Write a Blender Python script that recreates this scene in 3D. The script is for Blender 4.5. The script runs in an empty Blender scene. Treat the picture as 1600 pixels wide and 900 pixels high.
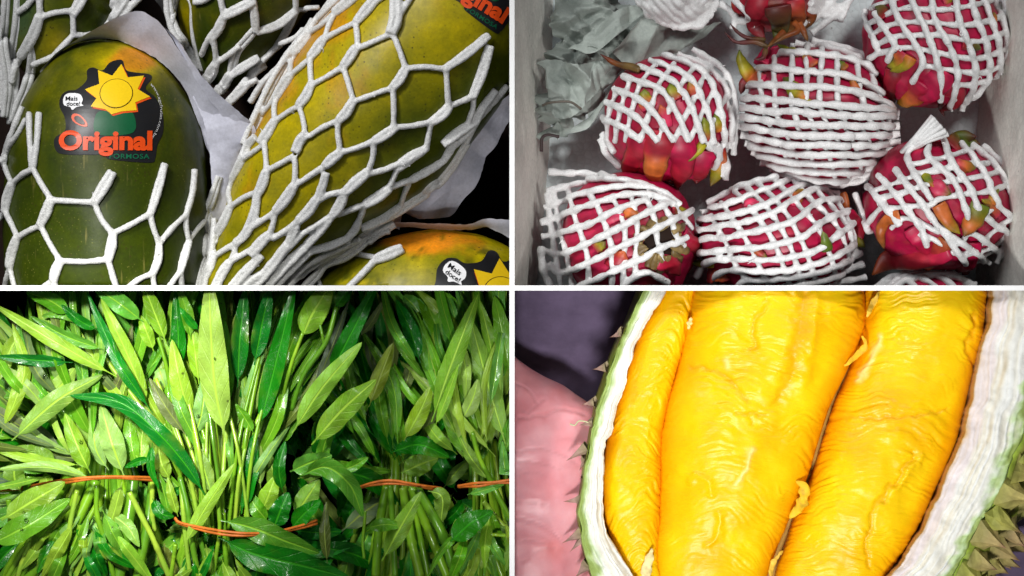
import bpy, bmesh, math, random
import numpy as np
from mathutils import Vector
from mathutils.bvhtree import BVHTree

# ------------------------------------------------------------------ camera, world, lamps, exposure
S = 0.0005                      # metres per unit; lengths below are in half-millimetres
D = 8888.9                      # lens height above the rim of the tray
scene = bpy.context.scene
cam_d = bpy.data.cameras.new("camera"); cam_d.lens = 200; cam_d.sensor_width = 36
cam_d.clip_start = 0.1; cam_d.clip_end = 50
cam = bpy.data.objects.new("camera", cam_d); scene.collection.objects.link(cam)
cam.location = (0, 0, D*S); scene.camera = cam
world = bpy.data.worlds.new("World"); scene.world = world; world.use_nodes = True
world.node_tree.nodes["Background"].inputs[0].default_value = (0.92, 0.96, 1.0, 1)
world.node_tree.nodes["Background"].inputs[1].default_value = 0.07
scene.view_settings.view_transform = 'Standard'; scene.view_settings.look = 'None'
scene.view_settings.gamma = 1; scene.view_settings.exposure = 0

def area_lamp(name, loc, target, size, power, color=(1, 1, 1), spread=180):
    d = bpy.data.lights.new(name, 'AREA'); d.shape = 'DISK'; d.size = size
    d.energy = power; d.color = color; d.spread = math.radians(spread)
    o = bpy.data.objects.new(name, d); scene.collection.objects.link(o)
    o.location = loc
    o.rotation_euler = (Vector(target)-Vector(loc)).to_track_quat('-Z', 'Y').to_euler()
    return o
def spot_lamp(name, loc, target, cone, blend, radius, power, color=(1, 1, 1)):
    d = bpy.data.lights.new(name, 'SPOT'); d.spot_size = math.radians(cone); d.spot_blend = blend
    d.shadow_soft_size = radius; d.energy = power; d.color = color
    o = bpy.data.objects.new(name, d); scene.collection.objects.link(o)
    o.location = loc
    o.rotation_euler = (Vector(target)-Vector(loc)).to_track_quat('-Z', 'Y').to_euler()
    return o
# one lamp per compartment, hung round the lens, and one large soft area lamp added for overall light
area_lamp("soft_overall_lamp", (-0.9, 1.5, 2.2), (0, 0, 0), 1.3, 24, (0.96, 0.98, 1.0))
spot_lamp("papaya_lamp", (-0.85, 0.95, 1.15), (-0.21, 0.12, 0), 21, 0.6, 0.13, 88, (1, 0.99, 0.96))
spot_lamp("pitaya_lamp", (0.78, 0.85, 1.25), (0.215, 0.105, -0.05), 21, 0.8, 0.12, 46, (1, 0.985, 0.96))
spot_lamp("spinach_lamp", (-0.50, 0.25, 1.3), (-0.315, -0.095, 0), 15.5, 1.0, 0.06, 166, (1, 0.99, 0.9))
spot_lamp("durian_lamp", (0.02, -0.92, 1.5), (0.205, -0.115, 0), 19, 0.6, 0.13, 128, (1, 0.99, 0.97))

# ------------------------------------------------------------------ helpers
rng = np.random.RandomState(7)
COL = scene.collection
OFF = {}                        # world offset of each object that can be a parent

class Fr:
    "plan of a photograph at one depth: pixel of the 1600 x 900 photo -> plan position at height z"
    def __init__(s, zc): s.f = (D-zc)/D
    def xy(s, P):
        P = np.asarray(P, float)
        return np.stack([(P[..., 0]-800)*s.f, (450-P[..., 1])*s.f], -1)
    def p(s, x, y, z=0.0): return np.array([(x-800)*s.f, (450-y)*s.f, z])

def hash3(i, j, k, seed):
    h = (i*374761393 + j*668265263 + k*2147483647*3 + seed*974634777) & 0xFFFFFFFF
    h = ((h ^ (h >> 13))*1274126177) & 0xFFFFFFFF
    h = ((h ^ (h >> 16))*2246822519) & 0xFFFFFFFF
    return ((h ^ (h >> 15)) & 0xFFFFFF)/float(0xFFFFFF)
def vnoise(P, seed=0):
    P = np.asarray(P, float)
    if P.shape[-1] == 2: P = np.concatenate([P, np.zeros(P.shape[:-1]+(1,))], -1)
    I = np.floor(P).astype(np.int64); F = P-I; F = F*F*F*(F*(F*6-15)+10)
    r = 0
    for a in (0, 1):
        for b in (0, 1):
            for c in (0, 1):
                w = (F[..., 0] if a else 1-F[..., 0])*(F[..., 1] if b else 1-F[..., 1])*(F[..., 2] if c else 1-F[..., 2])
                r = r+w*hash3(I[..., 0]+a, I[..., 1]+b, I[..., 2]+c, seed)
    return r*2-1
def fbm(P, seed=0, oct=4, gain=0.5):
    P = np.asarray(P, float); r = 0; a = 1.0; t = 0
    for o in range(oct):
        r = r+a*vnoise(P*(2.03**o)+o*17.3, seed+o); t += a; a *= gain
    return r/t*1.6
def ridged(P, seed=0, oct=3):
    r = 0; a = 1.0
    for o in range(oct):
        r = r+a*(1-2*np.abs(vnoise(np.asarray(P)*(2.1**o)+o*9.1, seed+o))); a *= .5
    return r
def sstep(a, b, x):
    t = np.clip((np.asarray(x, float)-a)/(b-a), 0, 1); return t*t*(3-2*t)
def mix(a, b, m):
    m = np.asarray(m)[..., None]; return np.asarray(a)*(1-m)+np.asarray(b)*m

def spline(P, n=None, step=None, closed=False):
    P = np.asarray(P, float)
    if closed: Q = np.vstack([P[-1:], P, P[:2]])
    else: Q = np.vstack([2*P[0]-P[1], P, 2*P[-1]-P[-2]])
    out = []
    m = 24
    for i in range(1, len(Q)-2):
        t = np.linspace(0, 1, m, endpoint=False)[:, None]
        a, b, c, d = Q[i-1], Q[i], Q[i+1], Q[i+2]
        out.append(.5*((2*b)+(c-a)*t+(2*a-5*b+4*c-d)*t*t+(3*b-a-3*c+d)*t**3))
    out.append(Q[-2][None]); R = np.vstack(out)
    L = np.concatenate([[0], np.cumsum(np.linalg.norm(np.diff(R, axis=0), axis=1))])
    if n is None: n = max(2, int(L[-1]/step)+1)
    s = np.linspace(0, L[-1], n)
    return np.stack([np.interp(s, L, R[:, k]) for k in range(R.shape[1])], -1)

def grid_faces(nu, nv, closed=False, base=0):
    u = np.arange(nu-1)[:, None]; v = np.arange(nv if closed else nv-1)[None]
    v2 = (v+1) % nv
    return (np.stack([u*nv+v, u*nv+v2, (u+1)*nv+v2, (u+1)*nv+v], -1).reshape(-1, 4)+base)

class MB:
    "collects pieces of ONE mesh: vertices, faces, colour, uv"
    def __init__(s): s.V = []; s.F = []; s.C = []; s.U = []; s.n = 0
    def add(s, V, F, C=None, U=None):
        V = np.asarray(V, float).reshape(-1, 3); k = len(V)
        s.V.append(V)
        for f in F: s.F.append([int(i)+s.n for i in f])
        if C is None: C = (1, 1, 1)
        C = np.asarray(C, float); C = np.broadcast_to(C.reshape(-1, 3) if C.ndim > 1 else C, (k, 3))
        s.C.append(C); s.U.append(np.zeros((k, 2)) if U is None else np.asarray(U, float).reshape(-1, 2)); s.n += k
        return s
    def build(s, name, m, parent=None, panel=None, smooth=True, fix=False):
        V = np.vstack(s.V)
        return mesh_obj(name, V, s.F, m, parent, panel, np.vstack(s.C), np.vstack(s.U), smooth, fix)

def mesh_obj(name, V, F, m, parent=None, panel=None, C=None, U=None, smooth=True, fix=False):
    me = bpy.data.meshes.new(name)
    me.from_pydata(np.asarray(V, float).tolist(), [], [list(map(int, f)) for f in F])
    if C is not None:
        a = me.attributes.new("Col", 'FLOAT_COLOR', 'POINT')
        a.data.foreach_set("color", np.concatenate([C, np.ones((len(C), 1))], 1).astype(np.float32).ravel())
    if U is not None:
        ul = me.uv_layers.new(name="UVMap")
        li = np.empty(len(me.loops), np.int32); me.loops.foreach_get("vertex_index", li)
        ul.data.foreach_set("uv", U[li].astype(np.float32).ravel())
    clip = []
    if panel:
        sx = -1 if panel in (1, 3) else 1; sy = 1 if panel in (1, 2) else -1
        VV = np.asarray(V)
        if (VV[:, 0]*sx).min() < 2: clip.append(((2*sx, 0, 0), (sx, 0, 0)))
        if (VV[:, 1]*sy).min() < 2: clip.append(((0, 2*sy, 0), (0, sy, 0)))
    if clip or fix:
        bm = bmesh.new(); bm.from_mesh(me)
        for co, no in clip:
            r = bmesh.ops.bisect_plane(bm, geom=bm.verts[:]+bm.edges[:]+bm.faces[:], dist=1e-4, plane_co=co, plane_no=no, clear_inner=True)
            if fix:
                ed = [e for e in r['geom_cut'] if isinstance(e, bmesh.types.BMEdge) and len(e.link_faces) == 1]
                if ed: bmesh.ops.holes_fill(bm, edges=ed, sides=0)
        if fix: bmesh.ops.recalc_face_normals(bm, faces=bm.faces[:])
        bm.to_mesh(me); bm.free()
    o = bpy.data.objects.new(name, me); COL.objects.link(o)
    off = np.zeros(3)
    if parent is not None: o.parent = parent; off = OFF[parent.name]
    OFF[o.name] = off
    n = len(me.vertices); co = np.empty(n*3, np.float32); me.vertices.foreach_get("co", co)
    co = co.reshape(-1, 3)-off; co *= S; me.vertices.foreach_set("co", co.astype(np.float32).ravel())
    if m: me.materials.append(m)
    if smooth and len(me.polygons): me.polygons.foreach_set("use_smooth", np.ones(len(me.polygons), bool))
    me.update()
    return o
def thing(name, label, cat, loc, group=None):
    o = bpy.data.objects.new(name, None); COL.objects.link(o); o.empty_display_size = 0.02
    o.location = np.asarray(loc)*S; OFF[o.name] = np.asarray(loc, float)
    o['label'] = label; o['category'] = cat
    if group: o['group'] = group
    return o
def tag(o, label, cat, group=None):
    o['label'] = label; o['category'] = cat
    if group: o['group'] = group
    return o

def frames(P):
    T = np.gradient(P, axis=0); T /= np.linalg.norm(T, axis=1)[:, None]+1e-9
    return T
def tube(P, R, seg=8, flat=None, up=None, caps=True):
    "tube round a path; flat = thickness ratio of a flattened one, up = its normal"
    P = np.asarray(P, float); n = len(P); R = np.broadcast_to(np.asarray(R, float), (n,))
    T = frames(P)
    if up is None:
        N = np.zeros((n, 3)); a = np.array([0, 0, 1.0]) if abs(T[0, 2]) < .9 else np.array([1.0, 0, 0])
        b = a-T[0]*a.dot(T[0]); N[0] = b/np.linalg.norm(b)
        for i in range(1, n):
            b = N[i-1]-T[i]*N[i-1].dot(T[i]); N[i] = b/(np.linalg.norm(b)+1e-9)
    else:
        N = np.broadcast_to(np.asarray(up, float), (n, 3)); N = N-T*(N*T).sum(1)[:, None]; N = N/(np.linalg.norm(N, axis=1)[:, None]+1e-9)
    B = np.cross(T, N)
    th = np.linspace(0, 2*np.pi, seg, endpoint=False)
    fl = 1.0 if flat is None else flat
    fl = np.broadcast_to(np.asarray(fl, float), (n,))
    V = P[:, None]+R[:, None, None]*(np.cos(th)[None, :, None]*B[:, None]+fl[:, None, None]*np.sin(th)[None, :, None]*N[:, None])
    F = grid_faces(n, seg, True).tolist()
    if caps: F += [list(range(seg))[::-1], list(range((n-1)*seg, n*seg))]
    return V.reshape(-1, 3), F
def loft(pairs, zc, kz=1.0, nu=90, nv=64, fr=None, ez=1.0, zoff=None):
    "closed body through cross-sections given by their left and right outline points"
    A = np.asarray(pairs, float)
    Q = spline(A.reshape(len(A), 4), n=nu*4)
    c = .5*(1-np.cos(np.linspace(0, np.pi, nu))); c = .5*c+.5*np.linspace(0, 1, nu)
    s = np.linspace(0, 1, len(Q)); Q = np.stack([np.interp(c, s, Q[:, k]) for k in range(4)], -1)
    L = fr.xy(Q[:, :2]); R = fr.xy(Q[:, 2:])
    C = (L+R)/2; H = (R-L)/2; r = np.linalg.norm(H, axis=1)
    th = np.linspace(0, 2*np.pi, nv, endpoint=False)
    V = np.zeros((nu, nv, 3))
    V[..., :2] = C[:, None]+H[:, None]*np.cos(th)[None, :, None]
    zo = 0 if zoff is None else np.interp(c, np.linspace(0, 1, len(zoff)), zoff)[:, None]
    sn = np.sin(th)[None]; V[..., 2] = zc+zo+kz*r[:, None]*np.sign(sn)*np.abs(sn)**ez
    F = grid_faces(nu, nv, True).tolist()+[list(range(nv))[::-1], list(range((nu-1)*nv, nu*nv))]
    return V, F, c, th
def grid_normals(V, closed=True):
    du = np.gradient(V, axis=0)
    if closed:
        dv = np.roll(V, -1, 1)-np.roll(V, 1, 1)
    else: dv = np.gradient(V, axis=1)
    N = np.cross(du, dv); N /= np.linalg.norm(N, axis=-1)[..., None]+1e-9
    return N
def bvh_of(V, F): return BVHTree.FromPolygons(np.asarray(V, float).reshape(-1, 3).tolist(), [list(map(int, f)) for f in F])
def lay(XY, bvh, off, floor=-1e9, smooth=0):
    "drop plan points onto a body, off above its skin"
    XY = np.asarray(XY, float); off = np.broadcast_to(np.asarray(off, float), (len(XY),)); out = np.zeros((len(XY), 3))
    for i, (x, y) in enumerate(XY):
        h = bvh.ray_cast(Vector((x, y, 900)), Vector((0, 0, -1)))
        if h[0] is not None:
            n = h[1]
            if n.z < 0: n = -n
            nz = max(n.z, .35); out[i] = (x+n.x*off[i]*.6, y+n.y*off[i]*.6, h[0].z+off[i]*(.4*nz+.6))
        else:
            q = bvh.find_nearest(Vector((x, y, -120)))[0]
            out[i] = (x, y, max(q.z, floor))
    for _ in range(smooth):
        z = out[:, 2].copy(); z[1:-1] = .25*z[:-2]+.5*z[1:-1]+.25*z[2:]; out[:, 2] = np.maximum(z, out[:, 2]-3)
    return out

# ------------------------------------------------------------------ materials
class NT:
    def __init__(s, name):
        s.m = bpy.data.materials.new(name); s.m.use_nodes = True; s.t = s.m.node_tree
        s.b = s.t.nodes["Principled BSDF"]
    def n(s, t, **k):
        o = s.t.nodes.new(t)
        for a, v in k.items():
            if a.startswith("i_"): o.inputs[a[2:].replace("_", " ")].default_value = v
            else: setattr(o, a, v)
        return o
    def l(s, a, b): s.t.links.new(a, b)
    def set(s, **k):
        for a, v in k.items():
            i = s.b.inputs[a.replace("_", " ")]
            i.default_value = v if not isinstance(v, tuple) or len(v) == 4 else (v+(1,) if len(i.default_value) == 4 else v)
        return s
    def coord(s, scale=(1, 1, 1)):
        c = s.n("ShaderNodeTexCoord"); mp = s.n("ShaderNodeMapping"); mp.inputs["Scale"].default_value = scale
        s.l(c.outputs["Object"], mp.inputs["Vector"]); return mp.outputs[0]
    def noise(s, scale, detail=3, rough=.5, vec=None):
        o = s.n("ShaderNodeTexNoise"); o.inputs["Scale"].default_value = scale; o.inputs["Detail"].default_value = detail
        o.inputs["Roughness"].default_value = rough; s.l(vec or s.coord(), o.inputs["Vector"]); return o.outputs["Fac"]
    def voronoi(s, scale, feature='F1', vec=None):
        o = s.n("ShaderNodeTexVoronoi"); o.feature = feature; o.inputs["Scale"].default_value = scale
        s.l(vec or s.coord(), o.inputs["Vector"]); return o.outputs["Distance"]
    def ramp(s, x, stops):
        r = s.n("ShaderNodeValToRGB"); e = r.color_ramp.elements
        while len(e) < len(stops): e.new(.5)
        for q, (p, c) in zip(e, stops):
            q.position = p; q.color = c if isinstance(c, tuple) and len(c) == 4 else ((c, c, c, 1) if not isinstance(c, tuple) else c+(1,))
        s.l(x, r.inputs[0]); return r.outputs[0]
    def math(s, op, a, b=None, c=None):
        o = s.n("ShaderNodeMath", operation=op)
        for i, v in enumerate((a, b, c)):
            if v is None: continue
            if isinstance(v, (int, float)): o.inputs[i].default_value = v
            else: s.l(v, o.inputs[i])
        return o.outputs[0]
    def mixc(s, mode, f, a, b):
        o = s.n("ShaderNodeMix", data_type='RGBA', blend_type=mode)
        for i, v in ((0, f), (6, a), (7, b)):
            if isinstance(v, (int, float)): o.inputs[i].default_value = v
            elif isinstance(v, tuple): o.inputs[i].default_value = v+(1,) if len(v) == 3 else v
            else: s.l(v, o.inputs[i])
        return o.outputs[2]
    def attr(s, name="Col"):
        o = s.n("ShaderNodeAttribute"); o.attribute_name = name; return o.outputs["Color"]
    def color(s, c): s.l(c, s.b.inputs["Base Color"])
    def bump(s, h, strength, dist, prev=None):
        o = s.n("ShaderNodeBump"); o.inputs["Strength"].default_value = strength; o.inputs["Distance"].default_value = dist
        s.l(h, o.inputs["Height"])
        if prev: s.l(prev, o.inputs["Normal"])
        s.l(o.outputs[0], s.b.inputs["Normal"]); return o.outputs[0]

def m_foam(name, lo, bd, rg=1.0):
    k = NT(name)
    a = k.noise(900, 3, .7); b = k.noise(260, 2)
    v = k.ramp(a, [(.3, lo), (.5, lo+.21*rg), (.66, lo+.38*rg)])
    v = k.mixc('MULTIPLY', .35, v, k.ramp(b, [(.3, .72), (.7, 1.0)]))
    k.color(k.mixc('MULTIPLY', 1.0, v, k.attr()))
    k.set(Roughness=.42, Specular_IOR_Level=.45, Subsurface_Weight=.12, Subsurface_Scale=.002)
    k.b.inputs["Subsurface Radius"].default_value = (1, 1, 1)
    k.bump(a, .5, bd); return k.m
def m_papaya():
    k = NT("papaya_skin")
    c = k.attr(); sp = k.voronoi(240); n = k.noise(60, 4, .6); n2 = k.noise(380, 3, .6)
    c = k.mixc('MULTIPLY', .75, c, k.ramp(n, [(.28, (.62, .66, .60)), (.5, (.95, .95, .95)), (.72, (1.3, 1.22, 1.2))]))
    c = k.mixc('MULTIPLY', .5, c, k.ramp(n2, [(.35, .72), (.65, 1.15)]))
    dots = k.math('MULTIPLY', k.ramp(sp, [(.10, 1.0), (.24, 0.0)]), k.ramp(k.noise(45, 3), [(.42, 0.0), (.60, .9)]))
    pale = k.math('MULTIPLY', k.ramp(k.voronoi(330), [(.10, 1.0), (.2, 0.0)]), k.ramp(k.noise(28, 2), [(.45, 0.0), (.6, .35)]))
    c = k.mixc('MIX', pale, c, (.30, .28, .06))
    scr = k.math('MULTIPLY', k.ramp(k.noise(1.0, 2, .4, k.coord((260, 25, 90))), [(.66, 0.0), (.74, .5)]), k.ramp(k.noise(22, 2), [(.5, 0.0), (.6, 1.0)]))
    c = k.mixc('MIX', scr, c, (.22, .19, .05))
    c = k.mixc('MIX', dots, c, (.035, .03, .006))
    k.color(c); k.l(k.ramp(n, [(.3, .46), (.7, .34)]), k.b.inputs["Roughness"])
    k.set(Specular_IOR_Level=.24)
    k.bump(n2, .12, .0006); return k.m
def m_plain(name, col, rough=.5, spec=.5, nscale=300, var=.15, bump=.15, dist=.0005, attr=False, detail=3, coat=0, sss=0, sssr=None):
    k = NT(name); n = k.noise(nscale, detail, .6)
    lo, hi = 1-var, 1+var*.6
    c = k.ramp(n, [(.3, lo), (.7, hi)])
    k.color(k.mixc('MULTIPLY', 1.0, c, k.attr() if attr else col))
    k.set(Roughness=rough, Specular_IOR_Level=spec, Coat_Weight=coat, Coat_Roughness=.12)
    if sss:
        k.set(Subsurface_Weight=sss, Subsurface_Scale=.006)
        k.b.inputs["Subsurface Radius"].default_value = sssr or (1, .5, .25)
    if bump: k.bump(n, bump, dist)
    return k.m
def m_paper(name, col):
    k = NT(name); fib = k.noise(420, 4, .7); big = k.noise(22, 3); sp = k.voronoi(150)
    c = k.mixc('MULTIPLY', 1.0, k.ramp(fib, [(.3, .84), (.7, 1.06)]), col)
    c = k.mixc('MULTIPLY', 1.0, c, k.ramp(big, [(.3, .86), (.7, 1.08)]))
    c = k.mixc('MIX', k.math('MULTIPLY', k.ramp(sp, [(.05, 1.0), (.09, 0.0)]), k.ramp(big, [(.55, 0.0), (.6, .7)])), c, (.05, .045, .06))
    k.color(c); k.set(Roughness=.6, Specular_IOR_Level=.3)
    k.bump(k.noise(90, 5, .6), .25, .001); return k.m
def m_styro(name, col, beads=True):
    k = NT(name); v = k.voronoi(190); n = k.noise(30, 4, .6); e = k.voronoi(190, 'DISTANCE_TO_EDGE')
    c = k.mixc('MULTIPLY', 1.0, k.ramp(n, [(.3, .85), (.7, 1.06)]), col)
    c = k.mixc('MULTIPLY', 1.0, c, k.ramp(e, [(.0, .90), (.12, 1.0)]))
    sp = k.voronoi(70); c = k.mixc('MIX', k.math('MULTIPLY', k.ramp(sp, [(.03, 1.0), (.07, 0.0)]), .5), c, (.12, .11, .09))
    k.color(c); k.set(Roughness=.5, Specular_IOR_Level=.4)
    k.bump(k.math('SUBTRACT', 1.0, v), .35, .0012); return k.m
def m_leaf(name, base, vein, rough, spec, coat=0, var=.25):
    "u runs along the blade, v across it from -1 to 1 (stored as 0..1)"
    k = NT(name); uv = k.n("ShaderNodeUVMap"); uv.uv_map = "UVMap"; sep = k.n("ShaderNodeSeparateXYZ"); k.l(uv.outputs[0], sep.inputs[0])
    u, v = sep.outputs[0], sep.outputs[1]
    av = k.math('ABSOLUTE', k.math('SUBTRACT', k.math('MULTIPLY', v, 2.0), 1.0))
    mid = k.ramp(av, [(.05, 1.0), (.12, 0.0)])
    wob = k.math('MULTIPLY', k.math('SUBTRACT', k.noise(50, 2), .5), .35)
    ph = k.math('ADD', k.math('SUBTRACT', k.math('MULTIPLY', u, 8.0), k.math('MULTIPLY', k.math('POWER', av, .8), 1.5)), wob)
    d = k.math('ABSOLUTE', k.math('SUBTRACT', k.math('FRACT', ph), .5))
    lat = k.math('MULTIPLY', k.ramp(d, [(.0, 1.0), (.06, 0.0)]), .55)
    net = k.math('MULTIPLY', k.ramp(k.voronoi(420, 'DISTANCE_TO_EDGE'), [(.0, 1.0), (.08, 0.0)]), .13)
    n = k.noise(70, 5, .65); n2 = k.noise(500, 3, .6)
    c = k.mixc('MULTIPLY', 1.0, base, k.ramp(n, [(.28, 1-var), (.72, 1+var)]))
    c = k.mixc('MULTIPLY', .5, c, k.ramp(n2, [(.3, .8), (.7, 1.12)]))
    c = k.mixc('MULTIPLY', 1.0, c, k.attr())
    yl = k.math('MULTIPLY', k.ramp(k.noise(30, 3, .6), [(.56, 0.0), (.70, .45)]), k.ramp(av, [(.4, .2), (1.0, 1.0)])); c = k.mixc('MIX', yl, c, (.30, .36, .03))
    bl = k.math('MULTIPLY', k.ramp(k.voronoi(75), [(.05, 1.0), (.10, 0.0)]), k.ramp(k.noise(40, 2), [(.52, 0.0), (.58, .8)])); c = k.mixc('MIX', bl, c, (.05, .05, .015))
    f = k.math('MINIMUM', k.math('ADD', k.math('MAXIMUM', mid, lat), net), 1.0)
    c = k.mixc('MIX', f, c, vein)
    k.color(c); k.set(Roughness=rough, Specular_IOR_Level=spec, Coat_Weight=coat, Coat_Roughness=.08)
    h = k.math('ADD', k.math('MULTIPLY', f, -1.0), k.math('MULTIPLY', n2, .35))
    k.bump(h, .5, .0012)
    tr = k.n("ShaderNodeBsdfTranslucent"); k.l(c, tr.inputs[0]); mx = k.n("ShaderNodeMixShader"); mx.inputs[0].default_value = .18
    out = k.t.nodes["Material Output"]; k.l(k.b.outputs[0], mx.inputs[1]); k.l(tr.outputs[0], mx.inputs[2]); k.l(mx.outputs[0], out.inputs[0])
    return k.m
def m_flesh():
    k = NT("durian_flesh"); n = k.noise(26, 4, .6); f = k.noise(420, 3, .6)
    c = k.mixc('MULTIPLY', 1.0, k.attr(), k.ramp(n, [(.3, (.97, .90, .8)), (.7, (1.03, 1.06, 1.1))]))
    k.color(c); k.set(Roughness=.38, Specular_IOR_Level=.26, Subsurface_Weight=.2, Subsurface_Scale=.004)
    k.b.inputs["Subsurface Radius"].default_value = (1, .55, .05)
    w = k.noise(1.0, 4, .6, k.coord((90, 420, 90)))
    b = k.bump(w, .22, .0012); k.bump(f, .10, .0004, b); return k.m
def m_skin():
    k = NT("hand_skin"); c = k.attr(); n = k.noise(55, 4, .65); v = k.voronoi(700, 'DISTANCE_TO_EDGE'); n3 = k.noise(300, 3)
    c = k.mixc('MULTIPLY', 1.0, c, k.ramp(n, [(.3, (.94, .90, .91)), (.7, (1.04, 1.05, 1.05))]))
    k.color(c); k.set(Roughness=.42, Specular_IOR_Level=.45, Subsurface_Weight=.2, Subsurface_Scale=.004)
    k.b.inputs["Subsurface Radius"].default_value = (1, .35, .25)
    b = k.bump(v, .07, .0003); k.bump(n3, .12, .0006, b); return k.m

FOAM = m_foam("white_foam_strand", .46, .0007); FOAM_S = m_foam("fine_white_foam_strand", .60, .0002, .6); PAPAYA = m_papaya()
PAPER = m_paper("lavender_wrapping_paper", (.60, .60, .70))
PAPER_G = m_paper("grey_wrapping_paper", (.33, .37, .34))
STYRO = m_styro("styrofoam", (.86, .84, .77)); STYRO_F = m_styro("styrofoam_floor", (.78, .87, .88))
CAPM = m_plain("white_plastic_edge", (.97, .97, .97), .5, .3, 200, .02, 0)
BOARD = m_plain("dark_board", (.012, .012, .012), .7, .3, 60, .3, .2)
BASE = m_plain("dark_brown_tray", (.018, .008, .005), .8, .2, 40, .4, .2)
PRINT = m_plain("printed_vinyl", None, .38, .35, 500, .05, .02, attr=True)
PITAYA = m_plain("pitaya_skin", None, .43, .4, 90, .28, .2, .0008, attr=True, detail=5)
FLESH = m_flesh(); SKIN = m_skin()
PITH = m_plain("durian_pith", None, .6, .3, 150, .08, .35, .0012, attr=True, detail=5, sss=.1, sssr=(1, 1, 1))
HUSK = m_plain("durian_husk", None, .6, .3, 120, .3, .4, .0015, attr=True, detail=5)
CLOTH = m_plain("dark_purple_cloth", (.17, .125, .215), .85, .15, 25, .35, .5, .004, detail=6)
LEAF_PALE = m_leaf("leaf_underside", (.235, .45, .03), (.40, .66, .06), .38, .4)
LEAF_MID = m_leaf("leaf_bright", (.11, .36, .012), (.27, .58, .04), .33, .5, .2)
LEAF_DARK = m_leaf("leaf_upper_side", (.006, .185, .004), (.04, .33, .012), .30, .38, .12)
LEAF_OLD = m_leaf("leaf_olive", (.12, .18, .03), (.25, .33, .06), .4, .4)
STEM = m_plain("spinach_stem", None, .3, .5, 80, .2, .1, attr=True, coat=.3)
BAND = m_plain("orange_rubber", (.62, .16, .02), .5, .4, 200, .25, .3)
k = NT("water"); k.set(Base_Color=(1, 1, 1), Roughness=.02, Transmission_Weight=1.0, IOR=1.33); WATER = k.m
# ------------------------------------------------------------------ the setting: tray floor and the white-edged partitions
def box(x0, x1, y0, y1, z0, z1):
    V = [(x, y, z) for z in (z0, z1) for y in (y0, y1) for x in (x0, x1)]
    F = [(0, 2, 3, 1), (4, 5, 7, 6), (0, 1, 5, 4), (2, 6, 7, 3), (0, 4, 6, 2), (1, 3, 7, 5)]
    return np.array(V, float), F
V, F = box(-2600, 2600, -2000, 2000, -420, -400)
tf = mesh_obj("floor", V, F, BASE, smooth=False); tf['kind'] = 'structure'
pt = MB()
for b in (box(-3.2, 3.2, -620, 620, -398, 6), box(-1000, -3.3, -3.2, 3.2, -398, 6), box(3.3, 1000, -3.2, 3.2, -398, 6)): pt.add(*b)
po = pt.build("partition", BOARD, smooth=False); po['kind'] = 'structure'
pc = MB()
for b in (box(-4, 4, -620, 620, 6.2, 14), box(-1000, -4.05, -4, 4, 6.2, 14), box(4.05, 1000, -4, 4, 6.2, 14)): pc.add(*b)
pe = pc.build("white_edge", CAPM, po, smooth=False)

# ------------------------------------------------------------------ papayas
def net_mesh(edges, fr, bvh, seg=8, floor=-330, lift=None, wob=.10):
    "foam strands lying on a body; edges = (list of photo points, thickness)"
    mb = MB(); ropes = MB()
    for i, (pts, w) in enumerate(edges):
        P = spline(fr.xy(pts), step=4.0) if len(pts) > 2 else spline(fr.xy([pts[0], (np.array(pts[0])*.5+np.array(pts[1])*.5).tolist(), pts[1]]), step=4.0)
        n = len(P); r = w/2
        Q = lay(P, bvh, r*.75, floor, 2)
        if lift is not None: Q[:, 2] += lift
        s = np.arange(n)*4.0
        nz = 1+wob*vnoise(np.stack([s/14, np.full(n, i*3.1), np.zeros(n)], -1), 5)+.5*wob*vnoise(np.stack([s/5, np.full(n, i*7.7), np.zeros(n)], -1), 6)
        if w < 13.5: mb.add(*tube(Q, (r-.65)*nz, seg)); continue
        # two strands fused side by side, parting a little in the middle
        Tn = frames(Q); sd = np.cross(Tn, (0, 0, 1.0)); sd /= np.linalg.norm(sd, axis=1)[:, None]+1e-6
        a = w*.235*(.55+.45*np.sin(np.pi*np.linspace(0, 1, n)))
        if len(pts) >= 5:                                   # gathered ropes down the side of the fruit stay apart
            Q = Q-np.array([0, 0, (i*7 % 5)*4.0])
            for g in (-1, 1): ropes.add(*tube(Q+sd*(g*a)[:, None]+np.array([0, 0, g*1.5]), np.full(n, w*.33)*nz, seg))
            continue
        for g in (-1, 1): mb.add(*tube(Q+sd*(g*a)[:, None], np.full(n, w*.315)*nz, seg))
    out = weld(mb)
    if ropes.n: out.add(np.vstack(ropes.V), ropes.F)
    return out
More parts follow.
